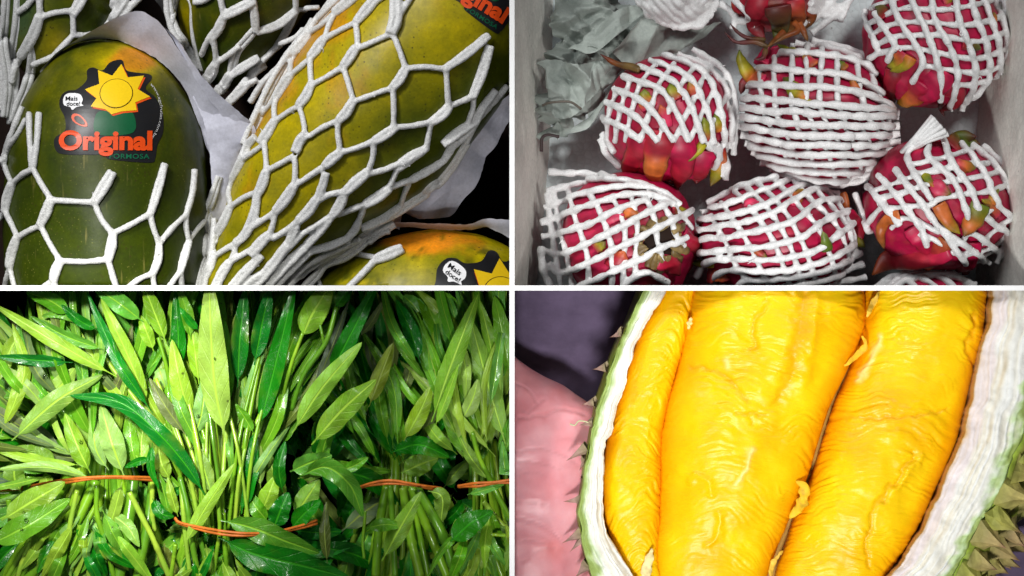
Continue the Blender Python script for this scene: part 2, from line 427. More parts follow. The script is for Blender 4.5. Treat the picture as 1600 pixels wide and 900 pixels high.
def weld(mb, vox=2.1, rough=.45, it=2):
    "fuse crossing strands into one skin"
    me = bpy.data.meshes.new("strand"); me.from_pydata(np.vstack(mb.V).tolist(), [], mb.F); o = bpy.data.objects.new("strand", me); COL.objects.link(o)
    md = o.modifiers.new("r", 'REMESH'); md.mode = 'VOXEL'; md.voxel_size = vox; md.use_smooth_shade = True
    sm = o.modifiers.new("s", 'SMOOTH'); sm.factor = .5; sm.iterations = it
    dg = bpy.context.evaluated_depsgraph_get(); ev = o.evaluated_get(dg).to_mesh()
    V = np.empty(len(ev.vertices)*3, np.float32); ev.vertices.foreach_get("co", V); V = V.reshape(-1, 3).astype(float); F = [tuple(p.vertices) for p in ev.polygons]
    o.evaluated_get(dg).to_mesh_clear(); bpy.data.objects.remove(o); bpy.data.meshes.remove(me)
    V += np.stack([vnoise(V/2.6, 71+j) for j in range(3)], -1)*rough
    out = MB(); out.add(V, F)
    # frayed crumbs of foam clinging to the strands
    rr = np.random.RandomState(len(V) % 1000)
    for k_ in range(max(3, len(V)//2600)):
        c = V[rr.randint(len(V))]; L = rr.uniform(3, 7); q = rr.randn(3, 3)*.5
        P = np.array([c, c+(rr.randn(2).tolist()+[abs(rr.randn())])/np.sqrt(2)*L*.5, c+(rr.randn(2).tolist()+[abs(rr.randn())])/np.sqrt(2)*L])
        out.add(*tube(spline(P, n=6), [1.1, 1.0, .9, .8, .6, .3], 5), C=(1.1, 1.1, 1.1))
    return out
def zed(L, ox, oy, k=4.0):      # coordinates read off an enlargement
    return [([(ox+x/k, oy+y/k) for x, y in pts], w) for pts, w in L]

def papaya(label, pairs, zc, kz, colfn, stemfrac=None, panel=1, nu=110, nv=96):
    fr = Fr(zc+60)
    V, F, c, th = loft(pairs, zc, kz, nu, nv, fr)
    N = grid_normals(V)
    P = V.reshape(-1, 3)
    d = fbm(P/70, 3, 3)*1.8
    V = V+N*d.reshape(V.shape[:2])[..., None]*np.sin(np.pi*c)[:, None, None]
    cen = V.reshape(-1, 3).mean(0); cen[2] = V[..., 2].min()
    t = thing("papaya", label, "papaya", cen, "papayas packed in foam nets")
    px = V[..., 0]/fr.f+800; py = 450-V[..., 1]/fr.f
    C = colfn(px, py, V)
    o = mesh_obj("skin", V.reshape(-1, 3), F, PAPAYA, t, panel, C.reshape(-1, 3), None, True, True)
    return t, fr, bvh_of(V, F), V
GRN = np.array((.034, .052, .0015)); OLV = np.array((.125, .130, .0012)); YEL = np.array((.46, .37, .0015)); ORG = np.array((.72, .24, .008))
def col_a(x, y, V):
    n = fbm(V/60, 11, 4); n2 = fbm(V/np.array([18., 60., 30.]), 12, 3)
    m = np.clip(.34+.75*n2+.9*np.exp(-((x-120)/70)**2-((y-150)/75)**2), 0, 1)*sstep(330, 120, y)
    C = mix(GRN, OLV*.85, m)
    g = np.exp(-((x-205)/40)**2-((y-96)/24)**2)*1.6+n*.45*np.exp(-((x-205)/70)**2-((y-100)/45)**2)
    C = mix(C, YEL, np.clip(g*1.3, 0, 1)); C = mix(C, ORG, sstep(.55, 1.2, g)*.8)
    return C
PA = [((150, 59), (150, 59)), ((112, 66), (192, 65)), ((84, 84), (228, 82)), ((61, 110), (258, 106)), ((36, 148), (288, 146)), ((19, 188), (309, 185)), ((7, 235), (319, 235)), ((1, 300), (323, 300)), ((0, 380), (320, 380)), ((6, 450), (310, 450)), ((40, 540), (275, 540)), ((95, 600), (220, 600)), ((155, 615), (155, 615))]
tA, frA, bvA, VA = papaya("green papaya with a round sticker in white foam net, leftmost and foremost in the crate", PA, -168, 1.0, col_a)
def pairs_axis(A0, d, rows):
    d = np.array(d, float); d /= np.linalg.norm(d); n = np.array([-d[1], d[0]])
    if n[0] < 0: n = -n
    A0 = np.array(A0, float)
    return [(tuple(A0+u*d+l*n), tuple(A0+u*d+r*n)) for u, l, r in rows]
PB = pairs_axis((325, 450), (.64, -.77), [(-22, 12, 12), (-15, -8, 32), (8, -20, 52), (52, -36, 76), (110, -62, 98), (168, -84, 116), (240, -104, 138), (320, -120, 160), (420, -135, 170), (520, -140, 166), (620, -128, 148), (720, -90, 110), (770, -50, 70), (795, 10, 10)])
def col_b(x, y, V):
    n = fbm(V/90, 21, 4); n2 = fbm(V/40, 22, 3)
    u = (x-325)*.64-(y-450)*.77; v = (x-325)*.77+(y-450)*.64
    m = sstep(95, -60, v-.12*(u-250)+n*55)
    C = mix(OLV*.78+GRN*.25, YEL*.82, m)
    C = mix(C, GRN*1.25, sstep(45, 135, v+n*45)*.75)
    C = mix(C, ORG*.7, sstep(.45, .9, n2)*sstep(60, -40, v)*.35)
    C = mix(C, YEL*.9, np.exp(-((x-690)/70)**2-((y-35)/50)**2)*.6)
    C = mix(C, ORG*.8, sstep(-84, -122, v+n2*25)*.6*sstep(120, 260, u))
    return C
tB, frB, bvB, VB = papaya("long yellow-green papaya lying diagonally in foam net, largest of the crate", PB, -152, 1.0, col_b)
PC = [((466, 500), (466, 500)), ((474, 462), (474, 535)), ((500, 430), (500, 570)), ((530, 408), (530, 590)), ((565, 387), (565, 608)), ((612, 368), (612, 625)), ((680, 358), (680, 640)), ((740, 363), (740, 640)), ((796, 385), (796, 630)), ((850, 425), (850, 600)), ((878, 470), (878, 550)), ((885, 510), (885, 510))]
def col_c(x, y, V):
    n = fbm(V/50, 31, 4); n2 = fbm(V/22, 32, 3)
    C = mix(OLV*1.15, YEL*1.0, np.clip(.45+n*.7, 0, 1))
    C = mix(C, ORG*1.05, sstep(.12, .75, np.exp(-((x-668)/80)**2-((y-377)/22)**2)+.25*n2))
    C = mix(C, np.array((.40, .36, .06)), np.exp(-((x-640)/40)**2-((y-440)/28)**2)*.6)
    C = mix(C, GRN*1.6, sstep(.35, .9, n2+n*.3)*.8)
    return C
tC, frC, bvC, VC = papaya("orange ripening papaya with dark freckles, at the crate's lower right corner", PC, -205, .95, col_c)
PD = [((70, 130), (70, 130)), ((42, 118), (104, 118)), ((18, 92), (140, 90)), ((2, 50), (166, 48)), ((-8, 0), (180, 0)), ((-14, -90), (192, -90)), ((0, -190), (178, -190)), ((50, -250), (130, -250)), ((90, -265), (90, -265))]
def col_d(x, y, V):
    n = fbm(V/50, 41, 4)
    C = mix(GRN*1.15, OLV*.9, np.clip(.3+n*.8, 0, 1)); C = mix(C, YEL*.6, np.exp(-((x-85)/30)**2-((y-70)/28)**2)*.8)
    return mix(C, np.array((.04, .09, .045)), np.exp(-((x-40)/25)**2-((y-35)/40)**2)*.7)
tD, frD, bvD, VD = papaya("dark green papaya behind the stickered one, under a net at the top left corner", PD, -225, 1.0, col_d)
PE = [((352, 140), (352, 140)), ((326, 128), (384, 128)), ((304, 98), (414, 98)), ((282, 55), (448, 55)), ((266, 0), (484, 0)), ((256, -90), (505, -90)), ((280, -190), (490, -190)), ((340, -250), (430, -250)), ((385, -265), (385, -265))]
def col_e(x, y, V):
    n = fbm(V/50, 51, 4)
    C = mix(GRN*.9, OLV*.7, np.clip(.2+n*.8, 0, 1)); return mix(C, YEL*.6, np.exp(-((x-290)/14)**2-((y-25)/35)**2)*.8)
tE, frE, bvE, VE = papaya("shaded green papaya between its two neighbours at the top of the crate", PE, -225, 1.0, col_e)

T, t_ = 17, 11.5
NA = [([(37, 167), (22, 205), (10, 232), (4, 252)], 12.5), ([(45, 187), (30, 212), (16, 228), (8, 245)], 11), ([(50, 178), (53, 222), (57, 262)], 12.5), ([(67, 179), (65, 222), (60, 262)], 12.5),
      ([(4, 252), (13, 270), (22, 286)], 11), ([(-12, 243), (4, 252)], 11), ([(59, 265), (40, 274), (24, 287)], t_), ([(59, 265), (72, 288), (88, 313)], t_), ([(24, 287), (15, 312), (11, 331)], T),
      ([(-12, 347), (11, 331)], 11), ([(88, 314), (120, 316), (155, 318)], t_), ([(88, 314), (80, 335), (71, 353)], T), ([(183, 270), (173, 288), (155, 318)], 18), ([(155, 318), (167, 345), (183, 366)], t_),
      ([(11, 331), (22, 350), (33, 371)], t_), ([(71, 353), (52, 361), (33, 371)], t_), ([(71, 353), (85, 380), (102, 408)], t_), ([(33, 371), (24, 395), (19, 418)], T), ([(183, 366), (210, 352), (239, 335)], t_),
      ([(183, 366), (181, 385), (176, 406)], T), ([(102, 408), (138, 409), (176, 406)], t_), ([(102, 408), (95, 425), (92, 437)], T), ([(260, 257), (250, 298), (239, 335)], 14), ([(239, 335), (243, 355), (252, 381)], t_),
      ([(252, 381), (270, 358), (291, 336)], t_), ([(252, 381), (250, 405), (242, 427)], 14), ([(303, 265), (300, 300), (291, 336)], 13), ([(291, 336), (291, 355), (295, 376)], t_), ([(295, 376), (307, 358), (317, 345)], 10),
      ([(295, 376), (288, 400), (282, 424)], 14), ([(242, 427), (222, 436), (200, 452)], t_), ([(242, 427), (245, 455)], t_), ([(176, 406), (182, 428), (190, 456)], 13), ([(19, 418), (8, 445), (5, 460)], t_), ([(19, 418), (27, 450)], t_),
      ([(92, 437), (70, 452)], t_), ([(92, 437), (96, 460)], 13), ([(282, 424), (262, 452)], t_), ([(282, 424), (285, 456)], t_), ([(341, 275), (330, 310), (318, 345), (322, 385), (310, 420), (302, 456)], 14),
      ([(334, 340), (330, 390), (316, 456)], 13)]
KB = [([(640, 155), (700, 85), (760, 15), (850, -40)], T), ([(640, 155), (540, 200), (455, 245)], t_), ([(635, 160), (645, 230), (648, 312)], t_), ([(500, 92), (570, 40), (660, -30)], T), ([(500, 95), (465, 170), (440, 250)], t_),
      ([(440, 250), (400, 310), (350, 372)], T), ([(500, 92), (420, 160), (330, 210)], t_), ([(330, 205), (280, 260), (240, 315)], T), ([(640, 312), (605, 370), (558, 432)], T), ([(350, 372), (290, 425), (232, 470)], t_),
      ([(350, 372), (352, 450), (360, 540)], t_), ([(558, 432), (460, 490), (365, 540)], t_), ([(558, 432), (590, 530), (620, 640)], t_), ([(650, 318), (750, 275), (855, 230)], t_), ([(855, 230), (885, 130), (885, -20)], 21), ([(900, 130), (960, 30), (1010, -60)], 12),
      ([(870, 240), (905, 330), (942, 442)], t_), ([(942, 442), (905, 510), (862, 560)], T), ([(945, 442), (1060, 432), (1182, 442)], t_), ([(862, 560), (750, 600), (640, 640)], t_), ([(865, 570), (868, 680), (865, 790)], t_),
      ([(1182, 442), (1310, 350), (1452, 228)], 15), ([(1190, 450), (1195, 560), (1202, 672)], t_), ([(1205, 668), (1160, 720), (1095, 765)], T), ([(1205, 668), (1275, 640), (1345, 608)], t_), ([(1345, 608), (1400, 470), (1455, 290)], 17),
      ([(1355, 600), (1350, 680), (1320, 765)], t_), ([(1095, 765), (990, 790), (880, 802)], t_), ([(1092, 770), (1080, 840), (1062, 940)], t_), ([(620, 640), (580, 710), (530, 762)], T), ([(530, 762), (440, 800), (342, 862)], t_),
      ([(530, 762), (522, 830), (530, 900), (535, 960)], t_), ([(360, 540), (330, 610), (282, 672)], T), ([(282, 672), (210, 710), (132, 762)], t_), ([(285, 680), (310, 760), (322, 852)], t_), ([(232, 470), (175, 550), (130, 622)], T),
      ([(220, 470), (225, 390), (242, 312)], t_), ([(330, 205), (400, 120), (520, -10)], 14), ([(130, 622), (122, 690), (130, 762)], t_), ([(130, 622), (60, 690), (10, 760)], t_), ([(130, 762), (90, 830), (40, 905)], T),
      ([(322, 852), (290, 890), (260, 960)], T), ([(880, 800), (815, 845), (745, 888)], T), ([(1560, 530), (1470, 640), (1380, 740), (1300, 890)], 13), ([(1490, 560), (1400, 680), (1330, 800), (1230, 900)], 15), ([(1345, 765), (1260, 820), (1160, 900)], T),
      ([(560, -20), (430, 100), (280, 260), (200, 380), (100, 560), (20, 720), (-60, 900)], 15), ([(480, -20), (330, 170), (210, 310), (90, 500), (0, 690), (-90, 900)], 13)]
KB2 = [([(60, -10), (72, 80), (78, 172)], t_), ([(78, 172), (160, 130), (252, 80)], t_), ([(78, 172), (55, 250), (20, 322)], T), ([(255, 80), (258, 170), (250, 262)], t_), ([(250, 262), (200, 340), (130, 422)], T),
       ([(258, 262), (350, 200), (442, 140)], t_), ([(442, 140), (490, 95), (535, 60)], T), ([(535, 60), (640, 30), (750, -15)], t_), ([(448, 180), (425, 260), (390, 338)], 14), ([(390, 338), (340, 410), (268, 480)], T),
       ([(745, -12), (735, 90), (705, 172)], t_), ([(705, 172), (630, 235), (560, 302)], T), ([(712, 185), (810, 160), (900, 120)], t_), ([(900, 120), (980, 70), (1062, 28)], 14), ([(400, 350), (470, 315), (565, 295)], t_),
       ([(20, 322), (10, 400), (-4, 480)], t_), ([(130, 422), (60, 470), (-10, 515)], t_), ([(130, 422), (115, 500), (90, 562)], t_), ([(90, 562), (40, 610), (-30, 690)], T), ([(268, 480), (190, 540), (105, 592)], t_), ([(268, 480), (240, 550), (200, 622)], 14),
       ([(200, 622), (110, 740), (0, 860), (-80, 940)], T), ([(560, 302), (530, 370), (480, 442)], T), ([(480, 442), (390, 500), (285, 562)], t_), ([(480, 442), (390, 545), (300, 642)], 15), ([(300, 642), (180, 750), (50, 890)], T), ([(285, 562), (240, 600), (120, 720)], 14),
       ([(890, 140), (860, 210), (830, 272)], t_), ([(830, 272), (760, 325), (680, 372)], T), ([(680, 372), (600, 405), (510, 442)], t_), ([(680, 372), (660, 430), (640, 472)], t_), ([(640, 472), (610, 530), (560, 582)], 14), ([(1062, 28), (970, 90), (880, 160)], 14),
       ([(835, 272), (900, 245), (965, 220)], t_), ([(965, 220), (1070, 160), (1165, 100)], 14), ([(1165, 100), (1200, 40), (1240, -30)], 14), ([(950, 245), (920, 310), (900, 372)], t_), ([(900, 372), (790, 450), (650, 520)], 15), ([(560, 582), (450, 630), (330, 662)], 14),
       ([(330, 662), (220, 760), (90, 890)], T), ([(1310, -20), (1210, 130), (1090, 260), (960, 350), (850, 420), (690, 500)], 16), ([(870, 430), (740, 505), (600, 590), (420, 680), (250, 780), (120, 900)], 15), ([(650, 590), (480, 660), (330, 740), (180, 860), (130, 900)], 13),
       ([(560, 640), (420, 710), (300, 790), (200, 890)], 12)]
NB = zed(KB, 400, 0)+zed(KB2, 400, 225)
NB += zed([([(1610, -40), (1560, 10), (1525, 95), (1455, 225)], 16), ([(1640, 20), (1525, 100)], 11), ([(1455, 225), (1430, 300), (1450, 392)], 11), ([(1450, 392), (1530, 340), (1620, 300)], 11.5), ([(1450, 392), (1400, 500), (1325, 615)], 16), ([(1325, 615), (1335, 660), (1345, 705)], 11), ([(1345, 705), (1410, 660), (1480, 620)], 11.5), ([(1480, 620), (1545, 560), (1600, 440), (1620, 330)], 16),
          ([(1345, 705), (1300, 800), (1240, 900), (1200, 980)], 16), ([(1480, 620), (1470, 680), (1440, 735)], 11.5), ([(1440, 735), (1390, 810), (1340, 910), (1310, 980)], 16), ([(1440, 735), (1520, 690), (1620, 630)], 11.5), ([(1640, 690), (1540, 790), (1440, 900), (1400, 980)], 16), ([(1660, 790), (1560, 850), (1500, 920)], 13)], 0, 225)
NC = zed([([(866, 500), (760, 560), (690, 600), (610, 665), (540, 710), (430, 750), (380, 820), (300, 900), (260, 960)], 15), ([(590, 690), (660, 700), (745, 715)], t_), ([(922, 665), (840, 700), (750, 735)], 19), ([(750, 735), (690, 800), (600, 890), (540, 960)], 13),
          ([(840, 545), (780, 560), (700, 620)], 12), ([(380, 830), (420, 930)], 11)], 400, 225)
ND = zed([([(55, -60), (40, 120), (20, 270), (40, 420), (45, 560), (20, 730)], 15), ([(130, -60), (120, 120), (100, 240), (78, 340), (85, 460), (80, 560), (55, 770)], 15), ([(120, 80), (180, 40), (240, -30)], 12), ([(262, -40), (262, 95)], 12), ([(262, 100), (235, 180), (195, 260), (135, 345)], 18),
          ([(270, 110), (350, 85), (445, 72)], t_), ([(530, -30), (490, 40), (458, 95)], 17), ([(458, 95), (462, 150), (460, 215)], t_), ([(460, 215), (520, 218), (600, 200)], t_), ([(455, 220), (415, 265), (330, 350)], t_), ([(330, 352), (270, 375), (200, 400)], t_), ([(195, 260), (205, 330), (195, 410), (160, 540), (110, 650), (60, 760)], 16),
          ([(730, -30), (700, 80), (640, 175)], 16), ([(800, -30), (740, 60), (690, 130)], 14), ([(880, -20), (820, 40), (760, 120)], 13), ([(135, 345), (95, 410), (70, 520)], 13), ([(10, 100), (-10, 300), (10, 500), (0, 690)], 13)], 0, 0)
NE = zed([([(1050, -40), (1065, 100), (1110, 220), (1190, 310), (1240, 420)], 15), ([(1120, -40), (1085, 90), (1075, 170)], 12), ([(1185, -40), (1220, 30), (1222, 160), (1240, 300), (1270, 430)], 14), ([(1225, 15), (1280, 10), (1340, -20)], 12), ([(1385, -30), (1410, 100)], 12), ([(1410, 105), (1500, 60), (1600, 5)], 17),
          ([(1410, 105), (1375, 180), (1335, 240)], 15), ([(1345, 190), (1300, 260), (1262, 340)], 11.5), ([(1340, 235), (1350, 320), (1350, 395)], 12), ([(1350, 390), (1320, 450), (1272, 515)], 18), ([(1350, 390), (1420, 345), (1500, 285)], 11.5), ([(1610, 160), (1540, 240), (1480, 310), (1455, 380), (1440, 450)], 15), ([(1440, 450), (1395, 520), (1340, 595)], 17),
          ([(1450, 455), (1530, 400), (1610, 350)], 15), ([(1640, 390), (1570, 440), (1530, 530), (1420, 645)], 17), ([(1520, 540), (1610, 495)], 12), ([(1580, -30), (1595, 100), (1600, 200)], 14),
          ([(1600, 200), (1730, 150), (1840, 60)], 15), ([(1840, 60), (1845, -40)], 12), ([(1850, 55), (2000, 50)], 11), ([(1840, 65), (1780, 180), (1710, 290)], 14), ([(1710, 290), (1600, 400)], 13), ([(1710, 290), (1840, 240), (1900, 180)], 11),
          ([(1960, 120), (1880, 250), (1760, 400), (1640, 520), (1560, 640)], 13), ([(2000, 90), (1900, 300), (1800, 440), (1700, 560), (1600, 680)], 14), ([(1850, 440), (1720, 580), (1650, 760)], 13)], 0, 0)
for edges, fr, bv, lab, cen, li in ((NA, frA, bvA, "open white foam net over the lower half of the stickered green papaya", (160, 350), 0), (NB, frB, bvB, "stretched white foam net wrapping the large diagonal papaya", (550, 220), 0),
                                (NC, frC, bvC, "white foam net with cut ends slipping off the orange papaya", (520, 420), 0), (ND, frD, bvD, "gathered white foam net round the papaya at the top left corner", (60, 80), 0),
                                (NE, frE, bvE, "white foam net with trimmed ends hanging below the shaded top papaya", (350, 80), 0)):
    o = net_mesh(edges, fr, bv).build("foam_net", FOAM, None, 1); tag(o, lab, "foam net", "foam nets on the papayas")

# ---- stickers
def text_mesh(body, offset=0.0, space=1.0):
    cu = bpy.data.curves.new("lettering", 'FONT'); cu.body = body; cu.size = 1; cu.offset = offset; cu.space_character = space; cu.resolution_u = 5
    o = bpy.data.objects.new("lettering", cu); COL.objects.link(o)
    dg = bpy.context.evaluated_depsgraph_get(); me = o.evaluated_get(dg).to_mesh()
    V = np.array([v.co[:] for v in me.vertices]); F = [list(p.vertices) for p in me.polygons]
    o.evaluated_get(dg).to_mesh_clear(); bpy.data.objects.remove(o); bpy.data.curves.remove(cu)
    return V[:, :2], F
def poly_rings(P, cen, k=7, step=3.0):
    P = spline(P, step=step, closed=True)[:-1]; n = len(P); cen = np.asarray(cen, float)
    V = [cen[None]]
    for i in range(1, k+1): V.append(cen+(P-cen)*i/k)
    F = [[0, 1+j, 1+(j+1) % n] for j in range(n)]
    for i in range(k-1):
        a = 1+i*n; b = a+n
        F += [[a+j, b+j, b+(j+1) % n, a+(j+1) % n] for j in range(n)]
    return np.vstack(V), F
def fit(V, x0, x1, ybase, h):
    lo, hi = V.min(0), V.max(0)
    return np.stack([x0+(V[:, 0]-lo[0])/(hi[0]-lo[0])*(x1-x0), ybase-V[:, 1]*h], -1)
OUT = [(93, 235), (92, 218), (108, 206), (107, 186), (98, 168), (100, 152), (110, 144), (124, 142), (139, 128), (139, 112), (148, 107), (163, 112), (174, 99), (192, 95), (201, 112), (234, 117), (238, 125), (230, 140), (246, 155), (257, 180), (258, 208), (250, 228), (247, 248), (238, 256), (178, 251), (172, 244), (150, 244), (106, 243)]
KEEP = {}
def sticker(parent, fr, bvh, T2, panel=1):
    "T2 maps the sticker's own print layout (as on the first papaya) to photo points"
    def put(V, F, lift, name, col, par):
        Q = lay(fr.xy(T2(V)), bvh, lift)
        # lie flat: straight lift instead of strand lift
        mb = MB().add(Q, F, C=col); return mb.build(name, PRINT, par, panel)
    V, F = poly_rings(OUT, (175, 180), 24)
    st = put(V, F, .9, "sticker", (.012, .012, .014), parent)
    # plain sunburst, no face
    sb = []
    tips = [(-78, 52), (-20, 50), (-118, 50), (18, 50), (152, 52), (200, 46), (62, 42), (108, 40)]
    ang = sorted([math.radians(a) for a in (-85, -38, 5, 52, 98, 142, 188, 232)])
    for i, a in enumerate(ang):
        b = a+(math.radians(46))/2
        sb += [(187+50*math.cos(a), 149+(47 if a < .2 or a > 3.2 else 33)*math.sin(a)), (187+32*math.cos(b), 149+29*math.sin(b))]
    P = np.array(sb); Vs = [np.array([[187, 149]])]; n = len(P); k_ = 6
    Pd = np.vstack([P[i]+(P[(i+1) % n]-P[i])*np.linspace(0, 1, 6, endpoint=False)[:, None] for i in range(n)]); n = len(Pd)
    for i in range(1, k_+1): Vs.append(np.array([187, 149])+(Pd-np.array([187, 149]))*i/k_)
    Fs = [[0, 1+j, 1+(j+1) % n] for j in range(n)]
    for i in range(k_-1):
        a = 1+i*n; b = a+n; Fs += [[a+j, b+j, b+(j+1) % n, a+(j+1) % n] for j in range(n)]
    sun = np.vstack(Vs)
    put(sun+np.array([2.5, 2.5]), Fs, 1.7, "sunburst_shade", (.75, .09, .01), st)
    put(sun, Fs, 2.4, "sunburst", (.86, .56, .01), st)
    th = np.linspace(0, 2*np.pi, 36, endpoint=False)
    d = np.stack([186+24*np.cos(th), 149+22*np.sin(th)], -1)
    V, F = poly_rings(d*1.0, (186, 149), 4); V2 = (V-np.array([186, 149]))*1.05+np.array([186, 149])
    put(V2, F, 3.1, "disc_rim", (.10, .05, .004), st); put(V, F, 3.8, "disc", (.90, .60, .01), st)
    V, F = poly_rings([(156, 182), (172, 175), (198, 175), (214, 182), (212, 210), (158, 212)], (185, 193), 5); put(V, F, 1.6, "green_field", (.004, .10, .035), st)
    # papaya slice
    th = np.linspace(0, 2*np.pi, 24, endpoint=False); e = np.stack([15*np.cos(th), 7*np.sin(th)*(1-.25*np.cos(th))], -1)
    c_, s_ = math.cos(.62), math.sin(.62); e = e@np.array([[c_, s_], [-s_, c_]])+np.array([131, 191])
    V, F = poly_rings(e, (131, 191), 4); put(V, F, 1.7, "fruit_slice", (.75, .08, .01), st); V3 = (V-np.array([131, 191]))*.66+np.array([131, 191]); put(V3, F, 2.5, "slice_hollow", (.03, .01, .008), st)
    # balloon and words
    V, F = poly_rings([(104, 158), (108, 150), (118, 148), (130, 150), (135, 158), (133, 165), (137, 168), (126, 170), (119, 175), (116, 170), (106, 167)], (119, 159), 5); put(V, F, 2.2, "speech_balloon", (.82, .82, .84), st)
    for w, x0, x1, yb, h in (("Mais", 108, 127, 160, 9.5), ("doce!", 110, 131, 168, 9)):
        V, F = text_mesh(w, .012); put(fit(V, x0, x1, yb, h), F, 3.2, "lettering", (.01, .01, .012), st)
    V, F = text_mesh("Original", .042); V = fit(V, 99, 242, 235.5, 40); put(V, F, 2.6, "lettering", (.80, .075, .008), st)
    V, F = text_mesh("FORMOSA", .012, 1.08); put(fit(V, 178, 238, 250, 10.5), F, 2.2, "lettering", (.006, .13, .06), st)
    V, F = text_mesh("www.agcfrutas.com.br", .0); lo, hi = V.min(0), V.max(0)
    s = (V[:, 0]-lo[0])/(hi[0]-lo[0]); a = np.radians(-42+s*78); rad = 66+V[:, 1]*6.0; put(np.stack([187+rad*np.cos(a), 178+rad*np.sin(a)], -1), F, 2.0, "lettering", (.62, .62, .64), st)
    return st
def simil(a, b, theta, sc):
    c, s = math.cos(theta)*sc, math.sin(theta)*sc; a = np.array(a, float); b = np.array(b, float)
    def f(V):
        d = np.asarray(V, float)-a
        return np.stack([b[0]+d[:, 0]*c-d[:, 1]*s, b[1]+d[:, 0]*s+d[:, 1]*c], -1)
    return f
sticker(tA, frA, bvA, lambda V: np.asarray(V, float))
sticker(tB, frB, bvB, simil((240, 238), (782, 40), math.radians(31), .90))
sticker(tC, frC, bvC, simil((119, 159), (711, 425), math.radians(35), 1.2))

# ---- wrapping papers
def sheet(e1, e2, fr, n1, n2, amp, sc, seed, mid=None, zc=None, crease=1.0, edge=.5):
    "crumpled sheet between two edges (photo x, y, z)"
    def up(e):
        e = np.asarray(e, float); q = spline(e, n=n1); return np.concatenate([fr.xy(q[:, :2]), q[:, 2:3]], 1)
    A, B = up(e1), up(e2); M = up(mid) if mid is not None else None
    t = np.linspace(0, 1, n2)[None, :, None]
    if M is None: V = A[:, None]*(1-t)+B[:, None]*t
    else: V = A[:, None]*(1-t)*(1-2*t)+M[:, None]*4*t*(1-t)+B[:, None]*t*(2*t-1)
    N = grid_normals(V, False); N *= np.sign(N[..., 2:3]+1e-9)
    P = V/sc
    w = np.stack([fbm(P*.7, seed+50, 2), fbm(P*.7+9, seed+51, 2), 0*P[..., 0]], -1)
    rr = np.random.RandomState(seed); h = fbm(P*.45, seed+2, 2)*.8
    for k_ in range(7):
        a_ = rr.rand()*math.pi; f_ = rr.uniform(.18, .75)*(1 if k_ < 4 else 2.0); ph = rr.rand(); q_ = (P[..., 0]*math.cos(a_)+P[..., 1]*math.sin(a_)+.25*w[..., 0]*(1 if k_ % 2 else -1))*f_+ph
        tri = np.abs((q_ % 1)-.5)*4-1; msk = sstep(-.25, .35, vnoise(P*.55+k_*5.1, seed+9))
        h = h+tri*msk*crease*(.55/f_**.5)*.55
    V = V+N*(amp*h)[..., None]
    e = fbm(V*.12, seed+7, 2)[..., None]*edge                      # torn edges
    V[:, 0, :2] += e[:, 0]; V[:, -1, :2] += e[:, -1]
    return V.reshape(-1, 3), grid_faces(n1, n2, False).tolist()
f1 = Fr(-120)
mb = MB()
mb.add(*sheet([(60, 112, -140), (95, 78, -115), (140, 52, -100), (205, 20, -95), (238, 26, -92), (262, 48, -90), (305, 112, -95), (352, 160, -105), (392, 194, -120)], [(80, 92, -150), (112, 68, -142), (150, 60, -145), (200, 68, -138), (250, 98, -140), (284, 136, -140), (306, 180, -142), (316, 215, -148), (328, 246, -150)], f1, 130, 40, 2.2, 50, 71, crease=1.1))
mb.add(*sheet([(262, 48, -86), (290, 80, -84), (318, 122, -88), (352, 156, -100), (391, 190, -112)], [(258, 44, -96), (282, 84, -98), (310, 130, -100), (340, 172, -115), (372, 208, -130)], f1, 80, 14, 1.4, 30, 72))
mb.add(*sheet([(300, 150, -128), (318, 190, -128), (326, 232, -130), (330, 300, -140), (328, 380, -150)], [(330, 140, -118), (396, 196, -118), (390, 220, -130), (372, 250, -140), (355, 340, -160)], f1, 90, 30, 3.0, 40, 73))
tag(mb.build("wrapping_paper", PAPER, None, 1), "pale lavender paper folded round the top of the stickered green papaya", "paper", "papers between the papayas")
mb = MB()
mb.add(*sheet([(830, 120, -165), (780, 150, -150), (742, 205, -150), (705, 260, -160), (660, 310, -170), (600, 350, -180)], [(840, 168, -190), (798, 182, -185), (762, 240, -185), (728, 308, -190), (695, 345, -195), (612, 343, -200)], f1, 140, 60, 6.5, 42, 76, crease=1.3))
tag(mb.build("wrapping_paper", PAPER, None, 1), "grey lavender paper crumpled under the right side of the diagonal papaya", "paper", "papers between the papayas")
mb = MB()
mb.add(*sheet([(560, 352, -175), (618, 346, -160), (690, 350, -150), (730, 350, -150), (765, 342, -150), (830, 346, -160)], [(566, 372, -200), (620, 354, -176), (690, 359, -168), (740, 358, -168), (770, 358, -166), (830, 392, -180)], f1, 110, 16, 1.6, 34, 78))
tag(mb.build("wrapping_paper", PAPER, None, 1), "thin rolled edge of pale paper behind the orange papaya", "paper", "papers between the papayas")
mb = MB()
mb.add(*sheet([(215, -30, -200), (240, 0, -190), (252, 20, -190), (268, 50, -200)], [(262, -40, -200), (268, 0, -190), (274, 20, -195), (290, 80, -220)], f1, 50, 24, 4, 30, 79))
tag(mb.build("wrapping_paper", BOARD, None, 1), "dark scrap of paper in the gap between the two rear papayas", "paper", "papers between the papayas")
